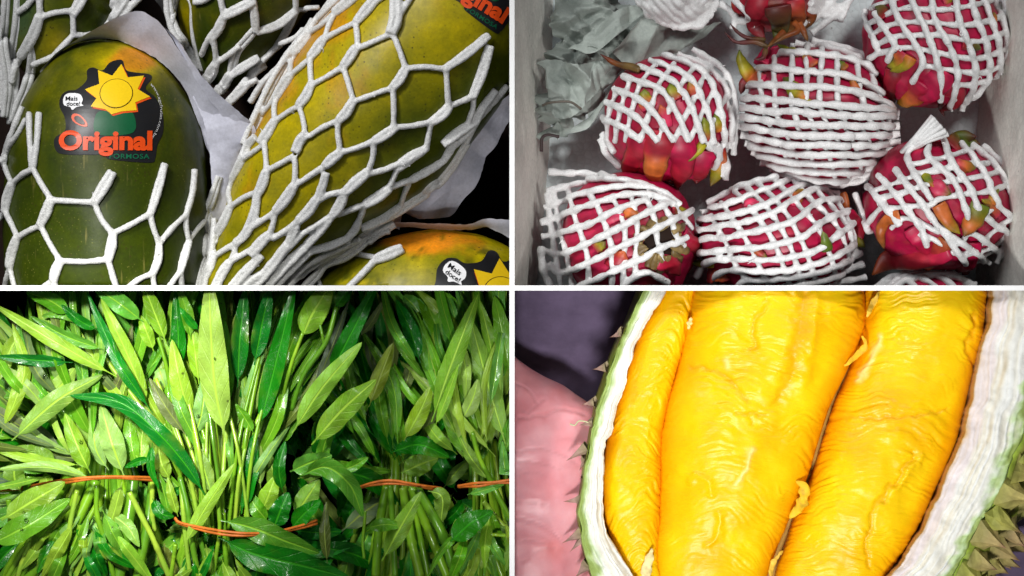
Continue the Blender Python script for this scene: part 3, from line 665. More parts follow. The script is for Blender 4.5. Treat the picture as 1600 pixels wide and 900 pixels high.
# ------------------------------------------------------------------ dragon fruit in a styrofoam box
bx = thing("styrofoam_box", "white styrofoam box holding the red dragon fruit in their nets", "box", (400, 225, -260))
def slab(pts_top, pts_bot, nu, nv, seed, amp=2.5):
    a = spline(np.array(pts_top, float), n=nu); b = spline(np.array(pts_bot, float), n=nu)
    t = np.linspace(0, 1, nv)[None, :, None]; V = a[:, None]*(1-t)+b[:, None]*t
    N = grid_normals(V, False); V = V+N*(amp*fbm(V/60, seed, 3))[..., None]
    return V.reshape(-1, 3), grid_faces(nu, nv).tolist()
mb = MB(); mb.add(*slab([(2, 700, 8), (2, 300, 8), (2, -40, 8)], [(66, 700, -236), (62, 240, -236), (34, -40, -236)], 90, 40, 201)); mb.build("side_wall", STYRO, bx, 2)
mb = MB(); mb.add(*slab([(812, -40, 0), (806, 300, 0), (812, 700, 0)], [(742, -40, -236), (745, 200, -236), (760, 700, -236)], 90, 40, 203)); mb.build("side_wall", STYRO, bx, 2)
mb = MB(); xs, ys = np.meshgrid(np.linspace(0, 830, 120), np.linspace(-20, 700, 110), indexing='ij')
V = np.stack([xs, ys, -232+2*fbm(np.stack([xs, ys], -1)/50, 205, 3)], -1); mb.add(V, grid_faces(120, 110)); mb.build("box_floor", STYRO_F, bx, 2)

MAG = np.array((.39, .003, .046)); RED = np.array((.33, .008, .024)); DRK = np.array((.10, .012, .012)); YG = np.array((.29, .25, .010)); GR2 = np.array((.10, .15, .012)); OR2 = np.array((.50, .12, .022)); BRN = np.array((.13, .075, .02)); PNK = np.array((.55, .025, .085))
def pitaya(label, cx, cy, a, b, rot, zc, kz, col, seed, rough=5.5):
    fr = Fr(zc+60); r = math.radians(rot); c, s = math.cos(r), math.sin(r)
    rows = []
    for t in np.linspace(-1, 1, 15):
        u = math.sin(t*math.pi/2); w = max(math.sqrt(max(1-u*u, 0))**.92, .004)
    rows = [((cx-a*w_*c-b*u_*s, cy-a*w_*s+b*u_*c), (cx+a*w_*c-b*u_*s, cy+a*w_*s+b*u_*c)) for u_, w_ in [(math.sin(t*math.pi/2), max(math.cos(t*math.pi/2), .004)) for t in np.linspace(-1, 1, 17)]]
    V, F, cc, th = loft(rows, zc, kz, 84, 80, fr)
    N = grid_normals(V)
    sc = ridged(V/62, seed, 2); d = fbm(V/50, seed, 3)*rough+np.maximum(sc-.9, -0.6)*rough*.9
    V = V+N*d[..., None]*np.sin(np.pi*cc)[:, None, None]
    n = fbm(V/45, seed+3, 4); n2 = fbm(V/18, seed+4, 3)
    C = mix(np.broadcast_to(np.array(col), V.shape), PNK, np.clip(n*.35, 0, .25)); C = mix(C, RED*.75, np.clip(-n*.8, 0, .6)); C = mix(C, OR2*.6, sstep(.6, .95, n2)*.22)
    cen = np.array([*fr.xy((cx, cy)), V[..., 2].min()])
    t = thing("dragon_fruit", label, "dragon fruit", cen, "dragon fruit packed in foam nets")
    mesh_obj("skin", V.reshape(-1, 3), F, PITAYA, t, 2, C.reshape(-1, 3), None, True, True)
    return t, fr, bvh_of(V, F)
def bract(t, fr, bvh, pts, w, cols, lift=(3, 5, 10), thick=3.0, name="scale", seed=0, taper=1.0, panel=2, zfix=None):
    "fleshy scale growing from the skin along pts (base .. tip)"
    P = spline(fr.xy(pts), n=22); Q = lay(P, bvh, 1.0, -235, 2); n = len(Q); s = np.linspace(0, 1, n)
    if zfix is not None: Q[:, 2] = np.interp(s, np.linspace(0, 1, len(zfix)), zfix)
    Q[:, 2] += np.interp(s, [0, .5, 1], lift)
    W = w*.47*np.interp(s, [0, .15, .45, .75, .93, 1], [.92, 1.0, .86, .52*taper+.1, .22, .05])
    W = W*(1+.12*vnoise(np.stack([s*6, 0*s+seed], -1), seed))
    V, F = tube(Q, W, 14, flat=np.clip(thick/np.maximum(W, .5), .05, 1.0), up=(0, 0, 1))
    Vg = V.reshape(n, 14, 3); ang = np.linspace(0, 2*np.pi, 14, endpoint=False)
    Vg[..., 2] -= (np.abs(np.cos(ang))[None]**2*(W*.22)[:, None])       # edges hug the fruit
    C = np.zeros((n, 14, 3)); cs = np.array(cols); k = np.interp(s, [0, 1], [0, len(cs)-1])
    base = np.stack([np.interp(k, np.arange(len(cs)), cs[:, j]) for j in range(3)], -1)
    nn = fbm(Vg/10, 300+seed, 3)
    C = base[:, None]*(1+.3*nn[..., None])
    edge = sstep(.6, 1.0, np.abs(np.cos(ang)))[None]*np.ones((n, 1))
    C = mix(C, cs[-1]*.9, edge*.45*sstep(.15, .6, s)[:, None])
    mesh_obj(name, Vg.reshape(-1, 3), F, PITAYA, t, panel, np.clip(C, 0, 1).reshape(-1, 3), None, True, False)
def family(keys, count, n=40):
    K = np.array([spline(np.array(k, float), n=n) for k in keys]); idx = np.linspace(0, len(K)-1, count)
    Kf = K.reshape(len(K), -1); out = spline(Kf, n=max(count*8, 16)) if len(K) > 2 else None
    res = []
    for i, x in enumerate(idx):
        if len(K) <= 2: a = int(min(x, len(K)-2)) if len(K) > 1 else 0; f = x-a; q = K[a]*(1-f)+K[min(a+1, len(K)-1)]*f
        else:
            a = min(int(x), len(K)-2); f = x-a; p0 = K[max(a-1, 0)]; p3 = K[min(a+2, len(K)-1)]; p1, p2 = K[a], K[a+1]
            q = .5*(2*p1+(p2-p0)*f+(2*p0-5*p1+4*p2-p3)*f*f+(3*p1-p0-3*p2+p3)*f**3)
        res.append(q)
    return res
def pnet(label, fr, bvh, fams, seed, floor=-228, fuse=True):
    mb = MB()
    for fam, w, off, amp in fams:
        for i, q in enumerate(fam):
            P = spline(fr.xy(q), step=3.2); n = len(P); s = np.arange(n)*3.2
            P = P+np.stack([vnoise(np.stack([s/30, 0*s+i*5.3], -1), seed+k_) for k_ in (0, 1)], -1)*.8
            r = w/2*(1+.13*vnoise(np.stack([s/9, 0*s+i*2.7], -1), seed+3)+.13*np.sin(s/26*6.28+i*2.0))
            Q = lay(P, bvh, off+amp*np.sin(s/26*6.28+i*3.1), floor, 3)
            mb.add(*tube(Q, r, 9), C=(1, .985, .985))
    if fuse: mb = weld(mb, 1.7, .15, 3)
    o = mb.build("foam_net", FOAM_S, None, 2); tag(o, label, "foam net", "foam nets on the dragon fruit"); return o
W = 11.0
# 1: upper left fruit, bare lower end
t, fr, bv = pitaya("dragon fruit beside the crumpled grey paper, its scaly red lower end bare", 1045, 185, 98, 100, 0, -122, .98, MAG, 401)
for i, (pts, w, cols, lift) in enumerate([([(1032, 205), (1026, 240), (1024, 268), (1032, 290)], 56, [RED, RED, RED, OR2*1.2, OR2*1.3, BRN], (2, 6, 20)), ([(1004, 215), (990, 248), (978, 284)], 44, [MAG, RED, RED, BRN], (2, 5, 14)), ([(1062, 210), (1066, 252), (1058, 296)], 54, [MAG, MAG, RED, DRK], (1, 4, 12)),
        ([(1098, 224), (1086, 240), (1073, 253)], 17, [YG, YG, GR2], (6, 8, 9)), ([(1120, 232), (1124, 262), (1112, 290)], 34, [RED, OR2, YG, BRN], (2, 4, 6)), ([(1095, 235), (1092, 262), (1090, 286)], 50, [MAG, MAG, RED, DRK], (1, 2, 3)), ([(1015, 170), (1008, 155), (1006, 140)], 30, [PNK, OR2, YG, GR2], (3, 4, 5)), ([(1055, 158), (1049, 145), (1046, 132)], 26, [RED, YG, GR2], (3, 4, 5)),
        ([(1085, 150), (1080, 138), (1076, 128)], 24, [RED, OR2, YG], (3, 4, 5)), ([(1098, 220), (1100, 200), (1098, 184)], 24, [MAG, YG, GR2], (3, 4, 5)), ([(1122, 205), (1119, 190), (1115, 178)], 20, [OR2, YG, GR2], (3, 4, 5)), ([(1040, 200), (1036, 180), (1030, 165)], 26, [PNK, PNK, OR2], (3, 4, 5))]):
    bract(t, fr, bv, pts, w, cols, lift, seed=i)
bract(t, fr, bv, [(1046, 280), (1058, 288), (1060, 298), (1054, 308)], 8, [DRK, DRK*.5, DRK*.5], (0, 0, -3), 2.5, "dried_tip", 20)
bract(t, fr, bv, [(1000, 110), (985, 104), (962, 98), (938, 83)], 13, [BRN, BRN, OR2*.4, DRK], (0, 0, 0), 3, "dried_tip", 21, zfix=(-60, -75, -88, -92))
A1 = [np.array(x, float) for x in ([(941, 181), (975, 200), (1003, 221)], [(950, 160), (990, 180), (1027, 221)], [(961, 140), (1010, 165), (1052, 221)], [(976, 121), (1030, 143), (1056, 178), (1075, 221)], [(1000, 107), (1052, 132), (1078, 172), (1096, 222)], [(1015, 96), (1073, 122), (1098, 165), (1113, 222)], [(1037, 88), (1095, 113), (1119, 160), (1131, 226)], [(1060, 81), (1116, 110), (1138, 160), (1142, 230)], [(1083, 74), (1134, 108), (1151, 160), (1149, 240)])]
B1 = [np.array(x, float) for x in ([(950, 226), (953, 180), (966, 142)], [(962, 222), (972, 170), (986, 125)], [(977, 222), (990, 165), (1003, 130), (1022, 105)], [(1000, 222), (1015, 174), (1030, 134), (1054, 100)], [(1027, 222), (1045, 170), (1064, 133), (1085, 105)], [(1052, 222), (1075, 170), (1094, 130), (1105, 108)], [(1075, 222), (1097, 175), (1115, 140)], [(1100, 222), (1118, 180), (1134, 150)])]
C1 = family([[(940, 205), (955, 225), (963, 238)], [(938, 215), (950, 240), (972, 262)]], 2)
D1 = family([[(1100, 222), (1118, 245), (1116, 262)], [(1126, 225), (1138, 250), (1135, 282)]], 4)
pnet("white foam net over the upper half of the dragon fruit beside the crumpled paper", fr, bv, [(B1, W-1.6, 3.0, .6), (A1, W, 7.8, 1.3), (C1, W, 5, 1), (D1, W, 6, 1)], 411)
# 2: centre fruit, closely roped
t, fr, bv = pitaya("dragon fruit in the middle of the box, wrapped in closely roped net", 1282, 178, 116, 106, 8, -112, .98, MAG, 402)
for i, (pts, w, cols, lift) in enumerate([([(1190, 128), (1172, 112), (1160, 92), (1157, 76)], 30, [PNK, OR2, YG, YG, GR2*.6], (4, 12, 22)), ([(1200, 100), (1210, 85), (1222, 68)], 30, [PNK, PNK, MAG], (2, 6, 10)), ([(1188, 100), (1196, 84), (1206, 66)], 20, [MAG, MAG, DRK], (4, 10, 20)), ([(1250, 85), (1232, 76), (1216, 67)], 16, [YG, YG, GR2], (8, 14, 20)),
        ([(1255, 155), (1240, 148), (1226, 140)], 24, [OR2, YG, GR2], (3, 4, 5)), ([(1240, 140), (1231, 130), (1222, 122)], 20, [YG, GR2, DRK], (3, 4, 5)), ([(1265, 165), (1254, 160), (1244, 155)], 16, [YG, YG, OR2], (3, 4, 5)), ([(1335, 145), (1330, 130), (1326, 120)], 16, [OR2, OR2, YG], (3, 4, 5)), ([(1270, 105), (1262, 95), (1254, 88)], 22, [OR2, PNK, YG], (3, 4, 5)), ([(1320, 110), (1312, 102), (1304, 96)], 18, [OR2, GR2, GR2], (3, 4, 5)), ([(1172, 120), (1164, 130), (1160, 145)], 18, [RED, DRK, DRK], (2, 4, 5))]):
    bract(t, fr, bv, pts, w, cols, lift, seed=i+30)
for i, (pts, z) in enumerate([([(1200, 74), (1180, 66), (1150, 66), (1131, 50)], (-50, -46, -44, -40)), ([(1196, 62), (1170, 60), (1152, 50), (1140, 36)], (-60, -52, -48, -48)), ([(1196, 78), (1190, 92), (1176, 94)], (-30, -22, -20))]):
    bract(t, fr, bv, pts, 9, [BRN, DRK, DRK*.6], (0, 0, 0), 2.6, "dried_tip", 50+i, zfix=z)
A2 = [np.array(x, float) for x in ([(1220, 83), (1297, 91), (1345, 102), (1366, 118)], [(1167, 107), (1200, 108), (1262, 116), (1330, 125), (1377, 147)], [(1165, 132), (1240, 138), (1310, 143), (1370, 157), (1398, 170)], [(1162, 152), (1230, 160), (1310, 165), (1370, 171), (1410, 174)], [(1160, 166), (1230, 177), (1320, 182), (1409, 181)], [(1157, 180), (1230, 193), (1330, 198), (1410, 194)], [(1157, 194), (1230, 209), (1330, 213), (1411, 207)], [(1160, 208), (1240, 225), (1330, 227), (1412, 220)],
      [(1166, 222), (1245, 239), (1330, 240), (1413, 232)], [(1176, 236), (1250, 252), (1330, 253), (1413, 244)], [(1190, 250), (1262, 265), (1340, 265), (1411, 255)], [(1208, 261), (1275, 277), (1340, 276), (1405, 264)], [(1230, 272), (1285, 286), (1325, 286), (1380, 271)])]
A2b = family([[(1272, 60), (1330, 74), (1375, 96)], [(1245, 64), (1320, 82), (1372, 108)]], 2)
B2 = family([[(1192, 104), (1189, 135), (1192, 165), (1198, 190)], [(1250, 62), (1246, 100), (1243, 160), (1254, 200)], [(1300, 82), (1296, 120), (1295, 165), (1308, 200)], [(1360, 104), (1366, 140), (1380, 170), (1390, 190)]], 8)
B2b = family([[(1200, 190), (1216, 222), (1235, 262)], [(1290, 198), (1312, 232), (1330, 280)], [(1375, 185), (1390, 215), (1400, 250)]], 9)
pnet("white foam net of close horizontal ropes on the middle dragon fruit", fr, bv, [(B2, W-1.6, 3.0, .6), (B2b, W-3.5, -.5, .4), (A2, 12.0, 7.8, 1.2), (A2b, W, 6, 1)], 412, fuse=False)
# 3: upper right
t, fr, bv = pitaya("dragon fruit in the upper right corner against the box wall, bare below", 1462, 55, 110, 112, 0, -118, .98, MAG, 403)
for i, (pts, w, cols, lift) in enumerate([([(1412, 85), (1400, 100), (1385, 104)], 30, [MAG, OR2, YG, BRN], (4, 8, 10)), ([(1420, 90), (1412, 102), (1390, 112)], 24, [OR2, YG, YG], (5, 9, 12)), ([(1440, 130), (1425, 150), (1405, 160)], 46, [MAG, RED, OR2, YG*.6], (2, 5, 9)), ([(1470, 110), (1450, 142), (1430, 152)], 60, [MAG, MAG, MAG, RED], (2, 4, 6)), ([(1400, 110), (1395, 135), (1402, 158)], 40, [RED, RED*.7, DRK], (1, 2, 3)),
        ([(1480, 125), (1492, 150), (1475, 172)], 44, [MAG, RED, DRK], (1, 3, 4)), ([(1385, 25), (1376, 14), (1368, 10)], 22, [RED, BRN, GR2], (3, 5, 6)), ([(1470, 2), (1482, -2), (1492, -4)], 22, [PNK, YG, GR2], (3, 4, 5)), ([(1500, 70), (1515, 72), (1530, 78)], 22, [RED, BRN, GR2], (3, 4, 5)), ([(1545, 40), (1552, 30), (1554, 18)], 18, [OR2, OR2, GR2], (3, 4, 5))]):
    bract(t, fr, bv, pts, w, cols, lift, seed=i+60)
bract(t, fr, bv, [(1470, 160), (1476, 170), (1480, 180)], 10, [DRK, DRK, DRK*.5], (0, 0, 0), 2.5, "dried_tip", 75)
A3 = [[(1355, 10), (1364, 50), (1373, 80), (1362, 90)], [(1370, 20), (1385, 50), (1397, 72), (1387, 95)], [(1392, -10), (1402, 30), (1425, 67), (1438, 98), (1426, 127)], [(1420, -10), (1437, 37), (1455, 75), (1467, 120), (1470, 155)], [(1450, -10), (1460, 37), (1482, 80), (1493, 120), (1486, 162)], [(1487, -10), (1495, 37), (1510, 75), (1520, 120), (1508, 172)], [(1512, -10), (1522, 37), (1537, 70), (1544, 118), (1522, 150)], [(1532, -10), (1547, 37), (1559, 75), (1562, 118)], [(1558, -10), (1570, 50), (1572, 92)], [(1575, -12), (1580, 30), (1580, 64)]]
B3 = [[(1362, 35), (1410, 16), (1460, 18), (1520, 10), (1575, -10)], [(1362, 56), (1392, 40), (1450, 37), (1500, 42), (1550, 32), (1580, 12)], [(1370, 70), (1400, 58), (1460, 57), (1520, 66), (1572, 50)], [(1370, 83), (1420, 76), (1480, 88), (1530, 91), (1575, 75)], [(1436, 102), (1490, 112), (1535, 113), (1568, 100)], [(1470, 128), (1510, 132), (1548, 122)], [(1365, 12), (1420, -6), (1500, -4), (1560, -20)], [(1490, 152), (1515, 152), (1535, 140)]]
pnet("white foam net with ragged lower ends on the upper right dragon fruit", fr, bv, [([np.array(x, float) for x in B3], W-1.5, 3.0, .6), ([np.array(x, float) for x in A3], 11, 7.5, 1.2)], 413)
# 4: lower left
t, fr, bv = pitaya("dragon fruit in the lower left corner showing its brown dried flower scar", 985, 372, 108, 106, 0, -118, .98, MAG, 404)
for i, (pts, w, cols, lift) in enumerate([([(1030, 405), (1046, 412), (1062, 430)], 40, [MAG, RED, RED, DRK], (3, 8, 16)), ([(1062, 372), (1080, 385), (1092, 402)], 40, [MAG, RED, DRK], (1, 2, 3)), ([(940, 345), (955, 340), (975, 336)], 34, [MAG, PNK, PNK], (2, 3, 4)), ([(930, 390), (938, 384), (946, 378)], 22, [MAG, YG, BRN], (3, 4, 5)), ([(975, 330), (990, 336), (1000, 345)], 22, [OR2, OR2, BRN], (3, 4, 5)), ([(1050, 330), (1062, 330), (1076, 334)], 20, [RED, YG, BRN], (3, 4, 6)), ([(960, 420), (970, 400), (976, 392)], 40, [RED, RED, OR2], (2, 4, 4))]):
    bract(t, fr, bv, pts, w, cols, lift, seed=i+90)
th = np.linspace(0, 2*np.pi, 46); TAN = np.array((.30, .21, .08)); rp = np.random.RandomState(17)
for i in range(26):
    a_ = i/26*2*math.pi+rp.uniform(-.1, .1); r0, r1 = rp.uniform(28, 46), rp.uniform(14, 32); sw = a_+rp.uniform(-.35, .35)
    bract(t, fr, bv, [(1032+r0*math.cos(a_), 380+r0*1.05*math.sin(a_)), (1032+(r0+r1)/2*math.cos(a_+.1), 380+(r0+r1)/2*1.05*math.sin(a_+.1)), (1032+r1*math.cos(sw), 380+r1*math.sin(sw))], rp.uniform(8, 18), [BRN, mix(TAN, BRN, rp.rand()), TAN*rp.uniform(.5, 1.2)], (1, rp.uniform(3, 8), rp.uniform(2, 9)), 2.2, "dried_petal", 700+i)
V, F = poly_rings(np.stack([1032+27*np.cos(th[:-1:3]), 380+29*np.sin(th[:-1:3])], -1), (1032, 380), 6); Q = lay(fr.xy(V), bv, 1.5); mesh_obj("scar_hollow", Q, F, BASE, t, 2, np.broadcast_to(np.array((.03, .018, .01)), (len(Q), 3))*(1+fbm(Q/6, 66, 2)[:, None]), None)
A4 = [[(857, 268), (912, 270), (962, 281)], [(854, 297), (920, 283), (985, 287), (1020, 297)], [(850, 322), (912, 305), (980, 293), (1030, 302), (1060, 322)], [(845, 347), (912, 327), (980, 305), (1030, 312), (1050, 322)], [(846, 370), (905, 358), (962, 330), (1010, 315)], [(850, 390), (880, 396), (950, 366), (1000, 338), (1045, 318)], [(857, 412), (880, 426), (955, 392), (1020, 360), (1083, 328)], [(868, 468), (915, 442), (975, 416), (1025, 390), (1070, 369)], [(968, 450), (985, 435), (1010, 425), (1042, 440)]]
B4 = family([[(855, 300), (862, 360), (872, 415), (878, 460)], [(875, 285), (888, 345), (905, 400), (910, 460)], [(930, 305), (950, 345), (960, 385), (962, 455)], [(980, 308), (990, 352), (987, 400), (985, 440)], [(1017, 310), (1032, 345), (1040, 380), (1054, 404)], [(1047, 320), (1065, 340), (1080, 357)]], 9)
E4 = family([[(845, 385), (848, 420), (868, 465)], [(848, 400), (856, 440), (880, 470)]], 3)
pnet("white foam net pulled sideways over the dragon fruit in the lower left corner", fr, bv, [(B4, W-1.5, 3.0, .6), ([np.array(x, float) for x in A4], 11.3, 7.8, 1.3), (E4, W, 5, 1)], 414, -150)
# 5: lower centre
t, fr, bv = pitaya("dragon fruit lying between the two lower corner ones, under slanting net", 1216, 372, 118, 96, 0, -118, .98, MAG, 405)
for i, (pts, w, cols, lift) in enumerate([([(1290, 392), (1286, 376), (1282, 362)], 20, [GR2*.6, GR2, (.2, .22, .06)], (10, 16, 20)), ([(1115, 412), (1098, 412), (1080, 410)], 16, [YG, YG, GR2*.5], (2, 6, 8)), ([(1110, 425), (1125, 428), (1140, 438)], 36, [MAG, OR2, RED], (2, 4, 5)), ([(1235, 320), (1245, 308), (1256, 296)], 26, [PNK, OR2, YG], (3, 4, 5)), ([(1180, 325), (1170, 320), (1160, 325)], 24, [PNK, PNK, PNK], (3, 4, 5)), ([(1330, 370), (1345, 378), (1355, 386)], 22, [RED, YG, GR2*.6], (2, 6, 8)), ([(1320, 300), (1326, 322), (1324, 340)], 14, [OR2, OR2, DRK], (2, 3, 3)), ([(1320, 340), (1338, 352), (1352, 374)], 40, [MAG, RED, RED], (1, 2, 3)), ([(1180, 390), (1190, 398), (1196, 402)], 16, [OR2, RED, GR2], (3, 4, 5))]):
    bract(t, fr, bv, pts, w, cols, lift, seed=i+120)
A5 = [[(1105, 316), (1145, 298), (1185, 286), (1215, 281)], [(1098, 332), (1150, 318), (1200, 298), (1235, 283), (1262, 283)], [(1093, 346), (1150, 336), (1200, 320), (1245, 295), (1270, 290), (1295, 295)], [(1085, 362), (1140, 352), (1200, 338), (1250, 309), (1280, 297), (1315, 302)], [(1080, 377), (1140, 370), (1200, 358), (1240, 345), (1280, 317), (1322, 314)], [(1081, 396), (1140, 389), (1200, 384), (1250, 369), (1290, 343), (1326, 331)], [(1087, 435), (1115, 405), (1200, 404), (1262, 394), (1300, 372), (1333, 350)], [(1120, 448), (1130, 423), (1200, 421), (1250, 416), (1300, 400), (1345, 374)], [(1150, 448), (1165, 436), (1200, 435), (1275, 424), (1352, 394)], [(1165, 456), (1200, 448), (1275, 437), (1355, 412)], [(1200, 464), (1280, 449), (1357, 432)]]
B5 = family([[(1112, 335), (1135, 380), (1150, 412), (1180, 455)], [(1150, 300), (1185, 345), (1212, 390), (1235, 450)], [(1185, 288), (1222, 330), (1250, 378), (1275, 440)], [(1240, 284), (1270, 318), (1305, 352), (1332, 412)], [(1280, 290), (1305, 312), (1325, 345), (1345, 400)]], 9)
pnet("white foam net in slanting ropes on the lower middle dragon fruit", fr, bv, [(B5, W-1.5, 3.0, .6), ([np.array(x, float) for x in A5], 11.3, 7.8, 1.3)], 415)
# 6: lower right
t, fr, bv = pitaya("dragon fruit at the right box wall with curling orange-green scales showing below its net", 1468, 318, 114, 104, 12, -118, .98, MAG, 406)
for i, (pts, w, cols, lift) in enumerate([([(1404, 338), (1384, 345), (1376, 365), (1384, 390)], 22, [OR2, OR2, OR2*.7, BRN], (6, 16, 24)), ([(1480, 385), (1440, 400), (1395, 405), (1366, 430)], 50, [MAG, RED, RED*.8, OR2*.5], (2, 5, 6)), ([(1525, 318), (1515, 345), (1502, 370)], 46, [GR2, YG*.6, OR2, BRN], (6, 12, 16)), ([(1462, 320), (1476, 345), (1496, 366)], 28, [OR2, OR2, YG], (6, 10, 14)), ([(1430, 350), (1445, 375), (1450, 400)], 60, [MAG, MAG, RED], (1, 2, 3)), ([(1475, 375), (1458, 400), (1450, 426)], 34, [OR2*.6, RED, OR2], (3, 6, 8)), ([(1510, 380), (1510, 405), (1500, 425)], 54, [MAG, MAG, RED*.6], (1, 2, 3)), ([(1452, 290), (1470, 300), (1482, 304)], 30, [PNK, PNK, GR2], (3, 5, 8)),
        ([(1490, 262), (1510, 262), (1522, 264)], 28, [PNK, OR2, GR2], (3, 4, 5)), ([(1545, 318), (1552, 302), (1560, 292)], 20, [OR2, YG, GR2], (3, 4, 5)), ([(1440, 272), (1448, 285), (1455, 294)], 18, [YG, GR2, OR2], (3, 4, 5)), ([(1488, 232), (1505, 215), (1530, 212)], 36, [RED, GR2*.8, DRK], (3, 8, 14)), ([(1555, 340), (1545, 322), (1530, 312)], 22, [MAG, OR2, YG], (2, 4, 5)), ([(1505, 232), (1520, 222), (1536, 224)], 22, [GR2, GR2, DRK], (3, 8, 12))]):
    bract(t, fr, bv, pts, w, cols, lift, seed=i+150)
bract(t, fr, bv, [(1508, 424), (1516, 424), (1524, 412)], 10, [DRK, DRK, DRK*.5], (0, 0, 0), 2.5, "dried_tip", 170)
A6 = [[(1340, 300), (1352, 335), (1366, 360)], [(1360, 290), (1385, 325), (1405, 352)], [(1375, 275), (1405, 312), (1437, 357), (1447, 383)], [(1400, 268), (1432, 312), (1470, 362), (1507, 410)], [(1432, 230), (1419, 245), (1425, 270), (1452, 314)], [(1452, 226), (1450, 250), (1487, 287), (1507, 341)], [(1475, 222), (1483, 255), (1508, 292), (1532, 337), (1590, 370)], [(1502, 226), (1527, 262), (1557, 320), (1593, 345)], [(1520, 228), (1555, 262), (1593, 322)], [(1540, 224), (1585, 268), (1597, 305)], [(1470, 360), (1507, 385), (1553, 413)], [(1515, 362), (1582, 403)]]
B6 = [[(1422, 260), (1475, 248), (1530, 230)], [(1430, 273), (1478, 266), (1525, 252)], [(1370, 297), (1412, 282), (1450, 268), (1490, 262), (1545, 256)], [(1378, 310), (1425, 297), (1450, 290), (1525, 278), (1565, 268)], [(1387, 326), (1450, 320), (1465, 312), (1550, 297), (1580, 285)], [(1392, 356), (1407, 342), (1432, 346), (1465, 364)], [(1500, 377), (1525, 342), (1555, 322)], [(1520, 392), (1550, 362), (1585, 337)], [(1518, 412), (1562, 382), (1590, 352)], [(1427, 363), (1450, 370), (1475, 384)], [(1475, 392), (1510, 396), (1545, 388)], [(1562, 412), (1575, 385), (1594, 355)], [(1358, 350), (1372, 330), (1386, 318)]]
pnet("white foam net with many cut ends on the dragon fruit at the right box wall", fr, bv, [([np.array(x, float) for x in B6], W-1.5, 3.0, .6), ([np.array(x, float) for x in A6], 11.3, 7.8, 1.2)], 416)
# gathered neck of that net: a pleated white tuft
mb = MB()
for i in range(12):
    f = i/11; mb.add(*tube(np.array([[*fr.xy((1408+f*14, 238-f*2)), -58+8*math.sin(i*2.3)], [*fr.xy((1430+f*20, 214+f*6)), -40], [*fr.xy((1456+f*24, 182+f*28)), -36+9*math.sin(i*2.3)]]), [3.2, 4.0, 4.2], 8), C=(1, 1, 1))
tag(mb.build("foam_net", FOAM_S, None, 2), "pleated white end of a foam net standing out between two dragon fruit", "foam net", "foam nets on the dragon fruit")
# 7: top left, only net seen
t, fr, bv = pitaya("dragon fruit almost hidden in grey-looking net at the top edge of the box", 1056, -30, 66, 62, 0, -150, 1, MAG*.6, 407)
A7 = family([[(985, -30), (1020, 20), (1060, 40), (1100, 36)], [(1000, -50), (1040, 5), (1080, 30), (1115, 20)], [(1040, -60), (1075, -10), (1100, 10), (1125, 0)]], 8)
B7 = family([[(995, 0), (1040, 0), (1070, -20)], [(1015, 22), (1065, 12), (1112, -25)], [(1050, 42), (1095, 20), (1124, -14)]], 7)
pnet("dense white foam net hanging in at the top left of the box", fr, bv, [(B7, W+1, 4, .6), (A7, 13, 7, 1.4)], 417)
# 8: top middle
t, fr, bv = pitaya("dark wilted dragon fruit at the top edge with long twisted scales", 1215, -22, 72, 70, 0, -140, 1, DRK*1.5, 408)
for i, (pts, w, cols, lift) in enumerate([([(1190, -10), (1180, 30), (1196, 62)], 40, [RED, RED*.8, DRK], (2, 8, 10)), ([(1240, 0), (1246, 28), (1232, 52)], 34, [RED, OR2*.5, BRN], (2, 8, 10)), ([(1215, 10), (1220, 40), (1212, 62)], 44, [DRK, BRN*.6, GR2*.4], (6, 10, 12)), ([(1250, 10), (1268, 22), (1256, 46)], 26, [RED*.8, OR2*.4, BRN], (2, 8, 10)), ([(1172, 0), (1156, 10), (1148, -12)], 26, [RED, RED, OR2*.6], (2, 8, 10))]):
    bract(t, fr, bv, pts, w, cols, lift, seed=i+180)
for i, (pts, z) in enumerate([([(1240, 34), (1246, 48), (1225, 58), (1206, 70)], (-75, -62, -55, -45)), ([(1248, 36), (1256, 52), (1262, 66)], (-75, -66, -70)), ([(1225, 50), (1212, 62), (1196, 76)], (-70, -58, -40))]):
    bract(t, fr, bv, pts, 12, [OR2*.5, OR2*.4, BRN], (0, 0, 0), 3, "dried_tip", 190+i, zfix=z)
A8 = family([[(1250, 48), (1285, 18), (1310, -10)], [(1265, 46), (1300, 24), (1332, -5)], [(1130, -10), (1150, 20), (1142, 36)], [(1145, 34), (1172, 28), (1190, 50)]], 6)+[np.array([(1315, -8), (1262, -40), (1200, -45), (1132, -8)], float)]
B8 = family([[(1262, 10), (1290, 22), (1322, 28)], [(1270, -12), (1300, 4), (1330, 8)]], 4)
pnet("torn white foam net round the dark wilted dragon fruit", fr, bv, [(B8, W, 4, .6), (A8, W+1, 7, 1.4)], 418)
# 9: bottom edge
t, fr, bv = pitaya("dragon fruit cut off by the lower edge below the right-hand one", 1452, 500, 86, 74, 0, -130, 1, MAG, 409)
A9 = family([[(1368, 452), (1400, 432), (1450, 426), (1500, 432)], [(1380, 470), (1420, 440), (1470, 434), (1530, 446)]], 4)
B9 = family([[(1380, 436), (1400, 450), (1412, 470)], [(1480, 424), (1510, 440), (1530, 460)]], 5)
pnet("white foam net just showing at the lower edge of the box", fr, bv, [(B9, W, 4, .6), (A9, W+1, 7, 1.4)], 419)

